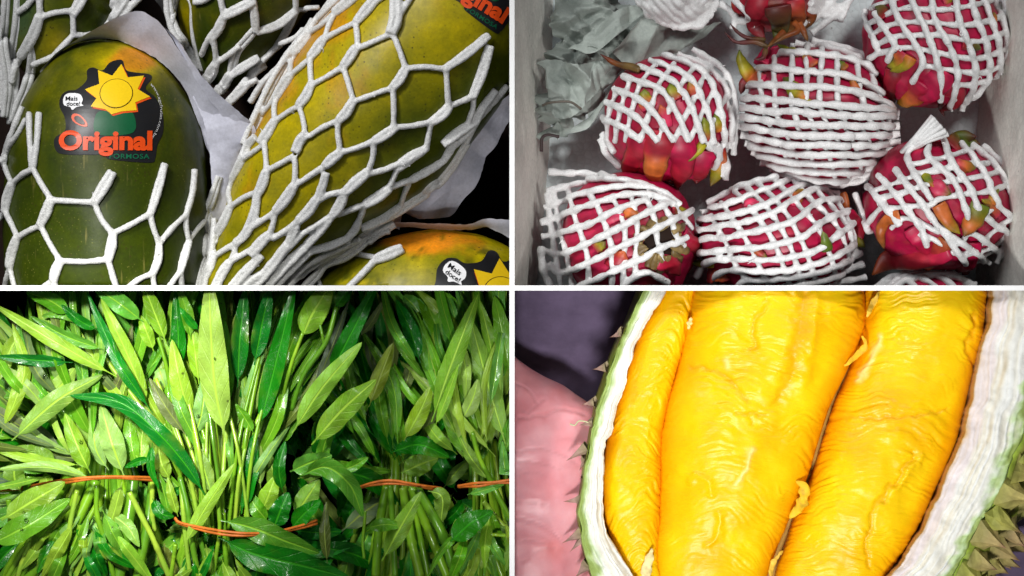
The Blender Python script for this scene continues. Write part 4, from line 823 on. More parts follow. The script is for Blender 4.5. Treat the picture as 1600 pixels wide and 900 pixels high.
# crumpled grey paper in the upper left of the box
f2 = Fr(-110); mb = MB()
mb.add(*sheet([(868, -30, -150), (866, 60, -150), (862, 120, -140), (850, 170, -140), (848, 212, -150), (872, 214, -150)], [(960, -30, -185), (1010, 40, -190), (985, 90, -170), (960, 120, -160), (940, 160, -150), (885, 212, -140)], f2, 170, 120, 9, 26, 501, crease=2.4, edge=1.0, mid=[(910, -30, -165), (920, 60, -140), (905, 110, -130), (890, 150, -115), (880, 190, -120), (876, 213, -140)]))
mb.add(*sheet([(905, 75, -108), (930, 40, -104), (985, 8, -112), (1010, 16, -120)], [(885, 80, -96), (925, 84, -92), (960, 60, -100), (1008, 18, -116)], f2, 110, 60, 4.5, 20, 502, crease=1.8))
mb.add(*sheet([(955, 80, -112), (985, 45, -118), (1020, 24, -125), (1090, 38, -140), (1128, 35, -150)], [(985, 108, -150), (1040, 92, -155), (1070, 74, -155), (1105, 55, -160), (1126, 37, -165)], f2, 150, 80, 7, 32, 503, crease=2.2, edge=1.0))
mb.add(*sheet([(846, 108, -118), (858, 94, -100), (900, 100, -92), (942, 100, -96), (956, 108, -108)], [(858, 166, -112), (862, 180, -100), (880, 186, -98), (908, 172, -96), (954, 112, -112)], f2, 130, 80, 8, 24, 504, crease=2.5, edge=1.0))
mb.add(*sheet([(938, 165, -118), (955, 140, -110), (972, 118, -100), (1010, 96, -110)], [(880, 212, -120), (922, 198, -112), (948, 160, -124), (1000, 102, -128)], f2, 90, 24, 3, 30, 505))
mb.add(*sheet([(916, 74, -94), (932, 78, -92), (950, 84, -100)], [(935, 78, -120), (946, 92, -116), (956, 106, -112)], f2, 40, 20, 3, 18, 506, crease=1.4))
tag(mb.build("crumpled_paper", PAPER_G, None, 2), "crumpled grey tissue paper stuffed into the corner beside the dragon fruit", "paper")
mb = MB(); z = -142
mb.add(*tube(spline([[*f2.xy((846, 236)), z], [*f2.xy((847, 216)), z+4], [*f2.xy((856, 210)), z+8], [*f2.xy((874, 213)), z+8]], step=3), 2.6, 6), C=(.05, .03, .03))
tag(mb.build("dry_stem", PITAYA, None, 2), "thin black dried stem hanging from the lower tip of the crumpled grey paper", "stem"); mb = MB()
mb.add(*tube(spline([[*f2.xy((848, 165)), z+40], [*f2.xy((860, 161)), z+52], [*f2.xy((890, 160)), z+56], [*f2.xy((908, 171)), z+50]], step=3), 2.0, 6), C=(.12, .10, .08))
tag(mb.build("dry_stem", PITAYA, None, 2), "thin pale-tipped dried stem lying across the crumpled grey paper", "stem")
# ------------------------------------------------------------------ bunches of water spinach tied with rubber bands
V, F = box(-900, 2, -600, 2, -330, -322)
xs, ys = np.meshgrid(np.linspace(-900, 0, 60), np.linspace(-600, 0, 50), indexing='ij')
sf = mesh_obj("crate_bottom", np.stack([xs, ys, -330+fbm(np.stack([xs, ys], -1)/60, 951, 3)*6], -1).reshape(-1, 3), grid_faces(60, 50), m_plain("gap_shade", (.004, .008, .003), .9, .05, 60, .4, .3), None, 3); sf['kind'] = 'structure'  # near-black floor colour stands in for deep shade between the leaves
f3 = Fr(-80)
BUN = {}
for key, lab, c in (("L", "bunch of water spinach at the left edge, its orange band crossing pale leaves", (170, 745)), ("C", "brightest water spinach bunch, foremost, tied low with an orange band", (385, 820)),
                    ("M", "shaded bunch of water spinach half hidden right of the bright one", (620, 760)), ("R", "bunch of water spinach in the right corner with a band at the edge", (765, 756))):
    BUN[key] = thing("water_spinach_bunch", lab, "water spinach", (*f3.xy(c), -320), "bunches of water spinach")
LM = {'p': LEAF_PALE, 'm': LEAF_MID, 'd': LEAF_DARK, 'o': LEAF_OLD}
lr = random.Random(3)
def leaf(bun, pts, w, kind, z, fold=.30, tint=None, seed=None, stalk=.10, tipb=1.0, roll=0.0, n=40):
    "blade from base to tip; z = heights at base, middle, tip"
    seed = lr.randint(0, 99999) if seed is None else seed; rr = np.random.RandomState(seed)
    P = f3.xy(spline(pts, n=n)) if len(pts) > 2 else None
    if P is None:
        a, b = np.array(pts[0], float), np.array(pts[1], float); m_ = (a+b)/2+np.array([-(b-a)[1], (b-a)[0]])*rr.uniform(-.07, .07)
        P = f3.xy(spline([a, m_, b], n=n))
    s = np.linspace(0, 1, n); zz = spline(np.stack([np.linspace(0, 1, len(z)), np.array(z, float)], -1), n=n)[:, 1]
    Q = np.concatenate([P, zz[:, None]], 1); T = frames(Q)
    up = np.array([0, 0, 1.0])+np.array([rr.uniform(-.25, .25)+roll, rr.uniform(-.25, .25), 0]); N = up-T*(T@up)[:, None]; N /= np.linalg.norm(N, axis=1)[:, None]; B = np.cross(T, N)
    pk = .36
    prof = np.where(s < stalk, .07, .07+.93*np.sin(np.pi*np.clip((s-stalk)/(1-stalk), 0, 1)**.70)**.76); prof[-1] = .01
    hw = w/2*prof*(1+.06*vnoise(np.stack([s*7, 0*s+seed % 97], -1), seed % 13))
    m = 13; v = np.linspace(-1, 1, m); sg = 1 if kind in 'po' else -1
    Vv = Q[:, None]+B[:, None]*(hw[:, None]*v)[..., None]
    tw = rr.uniform(-.35, .35)*s
    h = fold*sg*-np.abs(v)[None]**1.2*hw[:, None]*1.1+tw[:, None]*v[None]*hw[:, None]
    h = h+hw[:, None]*.10*vnoise(np.stack([s[:, None]*6+0*v[None], v[None]*1.3+0*s[:, None], 0*s[:, None]+seed % 31+0*v[None]], -1), 3)+np.abs(v)[None]**2*hw[:, None]*.16*np.sin(s*rr.uniform(14, 22)+rr.rand()*6)[:, None]*np.sign(v)[None]
    Vv = Vv+N[:, None]*h[..., None]
    U = np.stack([s[:, None]+0*v[None], (v[None]+1)/2+0*s[:, None]], -1)
    t = rr.uniform(.80, 1.18); tn = np.array([t*rr.uniform(.82, 1.22), t, t*(rr.uniform(.6, 1.3) if rr.rand() < .55 else rr.uniform(1.5, 4.2))]) if tint is None else np.array(tint)
    mesh_obj("leaf", Vv.reshape(-1, 3), grid_faces(n, m), LM[kind], BUN[bun], 3, np.broadcast_to(tn, (n*m, 3)), U.reshape(-1, 2))
SG = [np.array((.14, .34, .012)), np.array((.20, .42, .02)), np.array((.09, .26, .012)), np.array((.26, .46, .04))]
def stem(bun, pts, w, z, c=None):
    P = f3.xy(spline(pts, n=30)); zz = np.interp(np.linspace(0, 1, 30), np.linspace(0, 1, len(z)), z); Q = np.concatenate([P, zz[:, None]], 1); s = np.linspace(0, 1, 30)
    k_ = lr.random(); R = w/2*(1+.05*np.sin(s*9+k_*6)); R = R*(1+.22*np.exp(-((s-.3-.4*k_)/.025)**2))
    V, F = tube(Q, R, 10); c = SG[lr.randint(0, 3)] if c is None else np.array(c)
    mesh_obj("stem", V, F, STEM, BUN[bun], 3, mix(np.broadcast_to(c, (len(V), 3)), c*np.array((1.5, 1.25, 1.2)), np.repeat(np.clip(fbm(np.stack([s*4, 0*s+k_*9], -1), 5, 2), 0, 1), 10)))
# ---- loose filling, deepest first
def fan(bun, cx, cy, cnt, a0, a1, L0, L1, z0, z1, wmin, wmax, kinds, r0=(0, 40)):
    for i in range(cnt):
        a = math.radians(lr.uniform(a0, a1)); L = lr.uniform(L0, L1); q = lr.uniform(*r0); x, y = cx+lr.uniform(-30, 30)+q*math.sin(a), cy-q*math.cos(a)+lr.uniform(-10, 10)
        ex, ey = x+L*math.sin(a), y-L*math.cos(a); bnd = lr.uniform(-.12, .12)*L; mx, my = (x+ex)/2+bnd*math.cos(a), (y+ey)/2+bnd*math.sin(a)
        zb = lr.uniform(z0, z1); leaf(bun, [(x, y), (mx, my), (ex, ey)], lr.uniform(wmin, wmax), lr.choice(kinds), (zb, zb+lr.uniform(0, 35), zb+lr.uniform(-40, 10)), n=26)
fan("L", 150, 740, 150, -115, 35, 110, 220, -270, -110, 15, 30, "ppmdmo", (20, 210))
fan("C", 350, 800, 150, -40, 32, 120, 230, -260, -100, 14, 30, "ppmdm", (20, 260))
fan("M", 620, 750, 110, -50, 38, 100, 200, -290, -170, 15, 28, "dmdop", (10, 200))
fan("R", 760, 745, 130, -42, 32, 110, 210, -260, -120, 14, 30, "pmpmp", (10, 210))
fan("L", 120, 800, 50, 120, 240, 70, 150, -280, -190, 14, 30, "dmpd", (0, 60)); fan("C", 430, 840, 60, 90, 260, 60, 130, -280, -190, 18, 34, "mdd", (0, 40)); fan("R", 750, 800, 36, 110, 250, 60, 130, -280, -210, 16, 28, "mdpd", (0, 60)); fan("M", 615, 800, 44, 120, 230, 60, 120, -290, -220, 16, 26, "ddm", (0, 50))
for i in range(60):
    x0 = 60+lr.random()*180; k_ = (x0-150)/90; stem("L", [(150+k_*45, 705), (150+k_*60, 752), (150+k_*95-8, 820), (140+k_*150-18, 930)], lr.choice((7, 9, 11, 15)), (-170, -110-lr.random()*60, -140-lr.random()*60, -200-lr.random()*40))
for i in range(46):
    a_ = lr.uniform(-.62, .5); L_ = lr.uniform(180, 330); x0 = 345+lr.uniform(-48, 40); y0 = 800+lr.uniform(-20, 20); ex, ey = x0+L_*math.sin(a_), y0-L_*math.cos(a_)
    z_ = lr.uniform(-150, -62); stem("C", [(x0, y0), (x0+.5*L_*math.sin(a_*.8), y0-.5*L_*math.cos(a_)), (ex, ey)], lr.uniform(5, 8), (z_-10, z_, z_-30), SG[lr.choice((1, 3, 3))])
for i in range(34):
    k_ = lr.uniform(-1, 1); stem("C", [(345+k_*55, 640), (330+k_*36, 760), (325+k_*40, 830), (322+k_*66, 940)], lr.choice((6, 8, 9, 11)), (-190, -130-lr.random()*60, -120-lr.random()*60, -160-lr.random()*60))
for i in range(20):
    k_ = lr.uniform(-1, 1); stem("M", [(620+k_*35, 690), (618+k_*40, 760), (614+k_*60, 830), (605+k_*80, 930)], lr.choice((7, 9, 11)), (-240, -200-lr.random()*40, -200-lr.random()*50, -220-lr.random()*40))
for i in range(22):
    k_ = lr.uniform(-1, 1); stem("R", [(760+k_*26, 690), (765+k_*30, 755), (775+k_*45, 830), (790+k_*80, 930)], lr.choice((6, 8, 10)), (-200, -170-lr.random()*40, -180-lr.random()*50, -210-lr.random()*40))
fan("M", 540, 840, 46, 0, 360, 60, 130, -290, -210, 20, 38, "ddmdo", (0, 40)); fan("C", 268, 830, 26, 0, 360, 50, 100, -250, -150, 16, 28, "pmdm", (0, 30)); fan("M", 705, 770, 26, 0, 360, 50, 110, -290, -200, 16, 28, "dmdp", (0, 30)); fan("C", 490, 720, 30, -60, 120, 60, 120, -250, -150, 18, 32, "dmdm", (0, 30)); fan("L", 40, 700, 26, 0, 360, 60, 120, -250, -150, 18, 34, "dmpp", (0, 40))
fan("C", 350, 800, 62, -42, 34, 150, 250, -130, -66, 11, 20, "pppmmo", (10, 190)); fan("L", 150, 740, 54, -110, 30, 120, 210, -130, -70, 11, 20, "ppmmo", (30, 190)); fan("R", 760, 745, 50, -42, 30, 120, 210, -150, -96, 11, 20, "pmmp", (20, 190)); fan("M", 620, 750, 30, -45, 35, 110, 190, -190, -130, 11, 20, "dmmo", (20, 170)); fan("C", 330, 850, 40, 145, 220, 60, 110, -120, -60, 10, 20, "pmpd", (0, 50)); fan("L", 130, 800, 52, 130, 235, 60, 120, -120, -70, 12, 24, "pmpd", (0, 60)); fan("R", 765, 800, 34, 140, 230, 60, 110, -150, -110, 12, 20, "pm", (0, 40))
# ---- stems that show
for b, pts, w, z in [("L", [(122, 765), (112, 810), (104, 850), (82, 905)], 8, (-60, -66, -80, -100)), ("L", [(153, 757), (153, 802), (165, 845), (178, 905)], 8.5, (-55, -60, -70, -90)), ("L", [(204, 768), (225, 810), (242, 845), (264, 902)], 9, (-50, -56, -66, -90)), ("L", [(207, 750), (200, 810), (184, 905)], 20, (-100, -90, -95)), ("L", [(238, 755), (228, 830), (212, 905)], 15, (-100, -95, -100)),
        ("L", [(150, 750), (115, 820), (70, 870), (30, 920)], 17, (-90, -90, -100, -120)), ("L", [(150, 790), (122, 840), (90, 905)], 9, (-80, -80, -100)), ("L", [(110, 790), (72, 830), (62, 862), (62, 885)], 8, (-70, -66, -76, -84)), ("L", [(14, 780), (16, 800), (15, 820)], 9, (-70, -74, -90)), ("L", [(140, 830), (112, 880), (92, 925)], 16, (-100, -100, -120)), ("L", [(192, 808), (182, 840), (178, 872)], 7, (-90, -88, -96)), ("L", [(46, 850), (32, 880), (24, 905)], 8, (-110, -110, -120)),
        ("L", [(238, 750), (237, 800), (240, 830)], 8, (-80, -86, -100)), ("C", [(283, 745), (294, 790), (302, 850), (312, 905)], 9, (-50, -46, -56, -70)), ("C", [(282, 735), (288, 800), (292, 850), (298, 905)], 8, (-60, -56, -66, -80)), ("C", [(340, 760), (345, 820), (338, 870), (332, 905)], 6.5, (-40, -42, -60, -80)), ("C", [(350, 800), (352, 850), (356, 905)], 8, (-60, -66, -80)), ("C", [(318, 560), (326, 620), (336, 690), (345, 760)], 6, (-50, -36, -26, -36)), ("C", [(275, 850), (270, 880), (266, 905)], 7, (-70, -80, -90)), ("C", [(312, 840), (320, 870), (325, 905)], 9, (-76, -80, -90)),
        ("C", [(475, 520), (460, 560), (448, 600), (443, 630)], 6, (-30, -32, -40, -60)), ("C", [(527, 480), (512, 532), (480, 578), (466, 610), (457, 640)], 8, (-34, -30, -36, -44, -60)), ("C", [(501, 505), (505, 522), (508, 540)], 5, (-36, -32, -36)), ("C", [(250, 527), (262, 570), (268, 610), (270, 630)], 6, (-36, -36, -46, -60)),
        ("C", [(400, 620), (388, 690), (370, 760), (352, 830)], 7, (-80, -70, -66, -76)), ("C", [(430, 640), (412, 720), (398, 790)], 7, (-110, -100, -100)),
        ("M", [(602, 762), (590, 830), (585, 905)], 14, (-170, -165, -170)), ("M", [(608, 760), (612, 820), (616, 905)], 9, (-150, -150, -160)), ("M", [(645, 790), (655, 840), (668, 905)], 9, (-160, -160, -170)), ("M", [(642, 764), (672, 840), (698, 905)], 14, (-150, -145, -160)), ("M", [(628, 764), (640, 840), (655, 905)], 15, (-160, -160, -170)), ("M", [(570, 800), (566, 850), (568, 875)], 5, (-120, -120, -130)), ("M", [(652, 766), (688, 830), (705, 880), (712, 905)], 15, (-130, -126, -134, -140)),
        ("R", [(738, 675), (748, 712), (770, 758), (800, 815)], 8, (-90, -86, -90, -110)), ("R", [(755, 785), (780, 815), (805, 838)], 8, (-120, -120, -130)), ("R", [(747, 840), (770, 836), (790, 838)], 6, (-110, -100, -104)), ("R", [(730, 850), (755, 880), (775, 905)], 9, (-140, -140, -150)), ("R", [(745, 835), (768, 862), (785, 905)], 9, (-130, -130, -140)), ("R", [(775, 770), (790, 800), (810, 850)], 10, (-120, -120, -130))]:
    stem(b, pts, w, z)
for i in range(22):
    a_ = lr.uniform(-.30, .22); x0 = 335+lr.uniform(-48, 58); y0 = 826+lr.uniform(-6, 12); L_ = lr.uniform(170, 290); z_ = lr.uniform(-62, -30)
    stem("C", [(x0, y0), (x0+.5*L_*math.sin(a_*.7), y0-.5*L_), (x0+L_*math.sin(a_), y0-L_*math.cos(a_))], lr.uniform(5, 7.5), (z_-24, z_, z_-24), SG[lr.choice((1, 3, 3, 0))])
# ---- leaves that show, read off the photograph
H = [("L", [(186, 588), (95, 536), (-8, 474)], 26, 'p', (-28, -16, -30)), ("L", [(166, 547), (105, 525), (50, 494)], 21, 'm', (-60, -50, -56)), ("C", [(236, 640), (200, 548), (161, 466)], 31, 'p', (-46, -26, -34)), ("C", [(242, 645), (196, 575), (168, 520), (139, 456)], 23, 'd', (-30, -16, -18, -40)),
     ("L", [(20, 688), (92, 625), (163, 585)], 38, 'p', (-60, -36, -46)), ("L", [(3, 676), (28, 620), (40, 570), (20, 505)], 26, 'p', (-60, -50, -56, -70)), ("L", [(47, 624), (50, 585), (34, 545), (28, 500)], 24, 'm', (-80, -70, -74, -80)), ("C", [(356, 690), (338, 590), (330, 430)], 54, 'p', (-26, 0, -10), .18), ("C", [(262, 535), (245, 490), (226, 438)], 32, 'p', (-40, -26, -30)),
     ("C", [(226, 502), (190, 474), (148, 446)], 34, 'm', (-36, -22, -40)), ("C", [(242, 548), (232, 520), (221, 492)], 25, 'p', (-50, -40, -46)), ("C", [(302, 664), (285, 600), (271, 530)], 36, 'p', (-46, -30, -40)), ("C", [(292, 678), (262, 635), (236, 590)], 26, 'o', (-40, -30, -40)), ("C", [(328, 780), (292, 722), (245, 668), (190, 627), (112, 617)], 36, 'd', (-30, -4, 2, -10, -36), .35),
     ("C", [(305, 684), (318, 640), (322, 586)], 34, 'p', (-50, -40, -50)), ("L", [(196, 742), (178, 690), (160, 631)], 44, 'p', (-40, -26, -46)), ("L", [(144, 738), (122, 690), (104, 645)], 34, 'p', (-40, -30, -46)), ("L", [(116, 566), (60, 562), (-4, 556)], 22, 'd', (-50, -44, -50)), ("L", [(70, 625), (98, 600), (118, 575)], 38, 'p', (-80, -66, -70)), ("C", [(372, 605), (376, 530), (384, 448)], 32, 'd', (-60, -50, -60)),
     ("C", [(314, 516), (300, 502), (284, 480)], 15, 'd', (-30, -16, -20)), ("L", [(112, 492), (80, 470), (42, 456)], 32, 'm', (-66, -56, -60)), ("L", [(156, 516), (126, 500), (98, 476)], 20, 'd', (-50, -40, -46)), ("L", [(130, 506), (100, 490), (66, 494)], 19, 'm', (-76, -66, -70)), ("L", [(36, 512), (14, 550), (-4, 596)], 32, 'p', (-90, -80, -80)), ("C", [(398, 676), (384, 652), (370, 630)], 20, 'm', (-50, -40, -40)),
     ("C", [(404, 676), (432, 570), (463, 445)], 36, 'd', (-50, -24, -30), .25), ("C", [(398, 570), (410, 510), (424, 446)], 32, 'd', (-60, -44, -50)), ("C", [(472, 530), (490, 490), (522, 440)], 48, 'p', (-36, -20, -26)), ("C", [(524, 480), (536, 466), (552, 446)], 26, 'd', (-36, -26, -30)), ("C", [(504, 608), (550, 520), (592, 440)], 32, 'd', (-60, -40, -50), .2), ("C", [(490, 614), (518, 545), (546, 470)], 18, 'o', (-56, -50, -60)),
     ("C", [(458, 676), (505, 605), (567, 534)], 38, 'p', (-44, -16, -24)), ("C", [(488, 694), (535, 640), (589, 592)], 46, 'p', (-44, -10, -20), .22), ("M", [(576, 636), (595, 585), (614, 536)], 30, 'o', (-100, -90, -90), .3, (1.6, 1.5, .6)), ("M", [(560, 528), (582, 500), (598, 470)], 16, 'o', (-120, -110, -110)), ("M", [(656, 568), (640, 515), (618, 468)], 30, 'd', (-120, -100, -110)), ("M", [(664, 502), (648, 480), (630, 462)], 38, 'm', (-130, -115, -120)),
     ("R", [(674, 660), (705, 570), (747, 460)], 36, 'p', (-90, -60, -66), .3, (.75, .9, .8)), ("R", [(679, 668), (700, 615), (717, 568)], 18, 'p', (-80, -70, -70)), ("R", [(721, 658), (738, 625), (747, 592)], 28, 'p', (-90, -76, -80)), ("M", [(630, 690), (655, 645), (674, 602)], 32, 'p', (-110, -96, -100), .3, (1.05, .95, .5)), ("R", [(790, 695), (762, 600), (735, 498)], 42, 'p', (-110, -90, -90), .2, (.8, .85, 1.3)), ("R", [(797, 585), (785, 520), (772, 462)], 34, 'm', (-96, -80, -86), .3, (1.3, 1.1, 1.4)),
     ("R", [(773, 578), (762, 520), (749, 468)], 22, 'p', (-100, -90, -90)), ("M", [(672, 605), (668, 540), (664, 476)], 20, 'm', (-120, -110, -110)), ("R", [(706, 515), (680, 480), (650, 452)], 20, 'p', (-110, -96, -100)), ("R", [(716, 480), (698, 466), (678, 455)], 20, 'm', (-120, -106, -110)), ("R", [(743, 595), (728, 520), (712, 450)], 20, 'm', (-130, -116, -120)),
     ("L", [(152, 746), (80, 728), (-2, 732)], 20, 'p', (-20, -10, -20), .5), ("L", [(4, 812), (60, 778), (104, 752)], 50, 'p', (-60, -40, -50), .15), ("L", [(-14, 850), (50, 818), (112, 778)], 46, 'm', (-50, -30, -50), .3), ("C", [(289, 852), (325, 790), (371, 721)], 27, 'p', (-30, -6, -10)), ("C", [(333, 772), (322, 735), (311, 694)], 28, 'p', (-46, -36, -40)), ("C", [(378, 802), (388, 745), (400, 676)], 40, 'd', (-60, -50, -56), .15),
     ("C", [(348, 810), (400, 822), (450, 842), (502, 862)], 44, 'm', (-16, 2, 2, -20), .25), ("C", [(344, 836), (400, 862), (470, 878), (548, 900)], 56, 'd', (-20, 6, 6, -14), .2), ("L", [(192, 752), (180, 795), (164, 842)], 24, 'p', (-70, -66, -90)), ("L", [(162, 780), (150, 830), (122, 900)], 36, 'p', (-120, -110, -110)), ("L", [(238, 714), (218, 720), (198, 729)], 15, 'd', (-26, -20, -30)), ("L", [(242, 690), (240, 730), (252, 762)], 15, 'd', (-20, -14, -24)),
     ("C", [(240, 778), (254, 800), (274, 806)], 22, 'd', (-50, -40, -46)), ("C", [(470, 742), (512, 728), (548, 755), (568, 806)], 40, 'm', (-40, -10, -10, -40), .25), ("C", [(454, 736), (485, 722), (520, 710)], 38, 'm', (-50, -30, -40), .2), ("C", [(466, 747), (495, 738), (523, 716)], 22, 'p', (-60, -50, -56)), ("C", [(443, 768), (438, 728), (447, 688)], 24, 'd', (-40, -24, -40)), ("C", [(528, 736), (552, 728), (576, 714)], 20, 'm', (-80, -70, -70)),
     ("C", [(460, 808), (478, 780), (500, 748)], 40, 'p', (-70, -56, -60)), ("C", [(408, 802), (420, 775), (432, 742)], 36, 'p', (-60, -46, -56)), ("C", [(428, 826), (440, 795), (452, 768)], 38, 'd', (-50, -36, -46), .2), ("C", [(456, 824), (478, 800), (502, 780)], 32, 'd', (-46, -30, -40), .35), ("C", [(512, 880), (508, 830), (511, 783)], 20, 'o', (-60, -50, -60), .3, (.6, .6, .5)),
     ("M", [(596, 878), (625, 825), (658, 768)], 34, 'p', (-110, -86, -90), .25, (.75, .85, .7)), ("M", [(572, 826), (600, 820), (628, 823)], 24, 'm', (-100, -90, -100)), ("M", [(610, 708), (655, 696), (702, 716)], 34, 'd', (-140, -110, -130), .15), ("M", [(625, 742), (655, 728), (684, 718)], 40, 'p', (-160, -146, -150), .1, (.8, .9, 1.0)), ("R", [(702, 848), (735, 818), (770, 798)], 46, 'd', (-90, -70, -80), .1, (3.5, 1.1, 1.0)), ("M", [(668, 768), (690, 778), (688, 822)], 30, 'p', (-120, -110, -130), .3, (.7, .7, 1.0)),
     ("R", [(766, 755), (735, 715), (712, 672)], 22, 'p', (-120, -110, -120), .3, (.8, .8, 1.3)), ("R", [(730, 772), (760, 764), (788, 756)], 14, 'm', (-60, -50, -54)), ("C", [(408, 762), (406, 725), (404, 684)], 22, 'p', (-60, -50, -60)), ("R", [(792, 700), (790, 740), (785, 690)], 22, 'm', (-120, -110, -110)), ("C", [(300, 760), (310, 700), (300, 640)], 30, 'p', (-70, -56, -60)), ("C", [(250, 700), (262, 650), (262, 600)], 26, 'm', (-66, -60, -66)),
     ("L", [(90, 725), (60, 712), (20, 700)], 36, 'p', (-90, -80, -84), .2, (.7, .75, .9)), ("L", [(30, 770), (20, 745), (24, 715)], 40, 'p', (-110, -100, -100), .2, (.6, .65, .9)), ("C", [(345, 660), (352, 580), (352, 500)], 34, 'm', (-70, -60, -60)), ("C", [(270, 600), (280, 540), (276, 455)], 30, 'd', (-66, -50, -56)), ("C", [(312, 600), (306, 550), (300, 500)], 30, 'p', (-60, -50, -56)), ("C", [(300, 530), (294, 490), (282, 450)], 24, 'm', (-50, -40, -40)),
     ("C", [(430, 740), (420, 690), (424, 640)], 34, 'd', (-90, -80, -90)), ("C", [(440, 700), (460, 640), (470, 590)], 26, 'm', (-80, -70, -76)), ("C", [(420, 815), (400, 790), (384, 765)], 30, 'm', (-66, -56, -70)), ("L", [(225, 735), (222, 690), (228, 650)], 26, 'p', (-60, -56, -70)), ("L", [(215, 730), (206, 690), (202, 640)], 30, 'm', (-66, -60, -76)), ("L", [(170, 735), (150, 700), (146, 640)], 26, 'p', (-80, -70, -80)), ("C", [(268, 750), (254, 722), (248, 690)], 30, 'p', (-56, -46, -60)),
     ("C", [(290, 720), (272, 690), (254, 660)], 24, 'p', (-50, -44, -50)), ("C", [(545, 560), (555, 510), (575, 470)], 24, 'd', (-80, -70, -76)), ("C", [(322, 850), (326, 880), (330, 910)], 26, 'p', (-70, -76, -90)), ("C", [(300, 830), (290, 800), (270, 790)], 20, 'p', (-60, -56, -60)), ("C", [(264, 800), (258, 768), (248, 736)], 20, 'm', (-56, -46, -50)), ("C", [(280, 806), (270, 772), (264, 744)], 18, 'p', (-50, -40, -46)), ("C", [(252, 790), (268, 772), (290, 760)], 20, 'd', (-66, -56, -60)), ("C", [(446, 790), (430, 748), (420, 706)], 30, 'p', (-80, -66, -72)), ("C", [(500, 740), (505, 700), (520, 660)], 26, 'm', (-110, -96, -100)), ("L", [(255, 850), (258, 880), (280, 905)], 30, 'o', (-110, -110, -120))]
for h in H:
    leaf(h[0], h[1], h[2]*.86, h[3], h[4], *(h[5:6] or (.30,)), tint=h[6] if len(h) > 6 else None)
# ---- rubber bands, two turns each
for b, pts, z in (("L", [(-6, 768), (40, 764), (110, 750), (140, 745), (180, 743), (236, 747), (256, 752)], (-150, -150, -112, -10, 0, -10, -60)), ("C", [(276, 808), (285, 816), (330, 826), (380, 831), (430, 829), (470, 822), (497, 814)], (-40, -22, 2, 6, -4, -24, -40)), ("M", [(558, 764), (580, 758), (610, 754), (640, 757), (672, 764), (690, 768)], (-130, -116, -108, -108, -116, -140)), ("R", [(716, 760), (740, 757), (770, 753), (800, 751)], (-80, -52, -44, -44))):
    mb = MB()
    for k_ in (-1.7, 1.7):
        P = f3.xy(spline(np.array(pts, float), n=70)); Q = np.concatenate([P, np.interp(np.linspace(0, 1, 70), np.linspace(0, 1, len(z)), z)[:, None]], 1); Q[:, 1] += k_+1.0*np.sin(np.linspace(0, 9, 70)+k_*3); Q[:, 2] += k_*.6; mb.add(*tube(Q, 2.3, 7))
    mb.build("rubber_band", BAND, BUN[b], 3)
# ---- water drops, each lying on whatever leaf is under it
bpy.context.view_layer.update(); dgr = bpy.context.evaluated_depsgraph_get()
for i, (x, y, r) in enumerate([(45, 812, 4), (38, 826, 3), (74, 588, 5), (375, 803, 5), (772, 804, 3), (410, 660, 3), (428, 640, 3.5), (602, 728, 3), (452, 735, 3), (100, 560, 3), (130, 690, 3.5), (300, 700, 3), (312, 650, 3.5), (440, 612, 3), (40, 800, 2.5), (340, 560, 2.5)]):
    h = scene.ray_cast(dgr, Vector((*(f3.xy((x, y))*S), .2)), Vector((0, 0, -1)))
    if not h[0]: continue
    own = h[4].parent
    if own is None or own.name not in [b_.name for b_ in BUN.values()]: continue
    n_ = np.array(h[2]); n_ = n_ if n_[2] > 0 else -n_; a_ = np.cross(n_, (1, .2, 0)); a_ /= np.linalg.norm(a_); b_ = np.cross(n_, a_); c = np.array(h[1])/S-n_*.3
    th = np.linspace(0, 2*np.pi, 14, endpoint=False); V = np.array([c+r*k_*(np.cos(t)*a_*1.15+np.sin(t)*b_)+r*.5*q_*n_ for k_, q_ in ((1, -.2), (.97, .25), (.82, .6), (.55, .85), (.25, .98), (.01, 1)) for t in th])
    mesh_obj("water_drop", V, grid_faces(6, 14, True).tolist()+[list(range(14))[::-1]], WATER, own, 3)
# ------------------------------------------------------------------ opened durian held in a hand
f4 = Fr(-70)
xs, ys = np.meshgrid(np.linspace(0, 900, 150), np.linspace(-560, 10, 110), indexing='ij')
h = fbm(np.stack([xs/150, ys/150], -1), 601, 4)*9+ridged(np.stack([xs/220+ys/500, ys/220], -1), 604, 2)*6
cl = mesh_obj("cloth", np.stack([xs, ys, -205+h], -1).reshape(-1, 3), grid_faces(150, 110), CLOTH, None, 4); cl['kind'] = 'structure'
dt = thing("durian_half", "opened durian half with three plump yellow flesh lobes in its white spiny husk", "durian", (*f4.xy((1270, 680)), -290))
LO = [(1035, 380), (1012, 430), (1000, 458), (984, 500), (963, 545), (945, 600), (932, 640), (921, 690), (914, 730), (908, 770), (904, 800), (908, 832), (914, 862), (926, 900), (945, 945), (985, 1000)]
LI = [(1070, 380), (1050, 430), (1038, 458), (1006, 510), (986, 560), (971, 612), (959, 655), (948, 688), (944, 720), (942, 760), (944, 812), (952, 838), (970, 868), (992, 900), (1030, 945), (1070, 990)]
RI = [(1540, 380), (1544, 430), (1546, 458), (1541, 510), (1526, 570), (1511, 640), (1503, 672), (1490, 705), (1470, 755), (1452, 798), (1437, 830), (1412, 868), (1386, 900), (1350, 945), (1300, 1000)]
RO = [(1640, 380), (1634, 440), (1626, 500), (1616, 570), (1604, 625), (1594, 675), (1572, 722), (1556, 768), (1532, 806), (1512, 842), (1498, 872), (1482, 900), (1455, 945), (1400, 1010)]
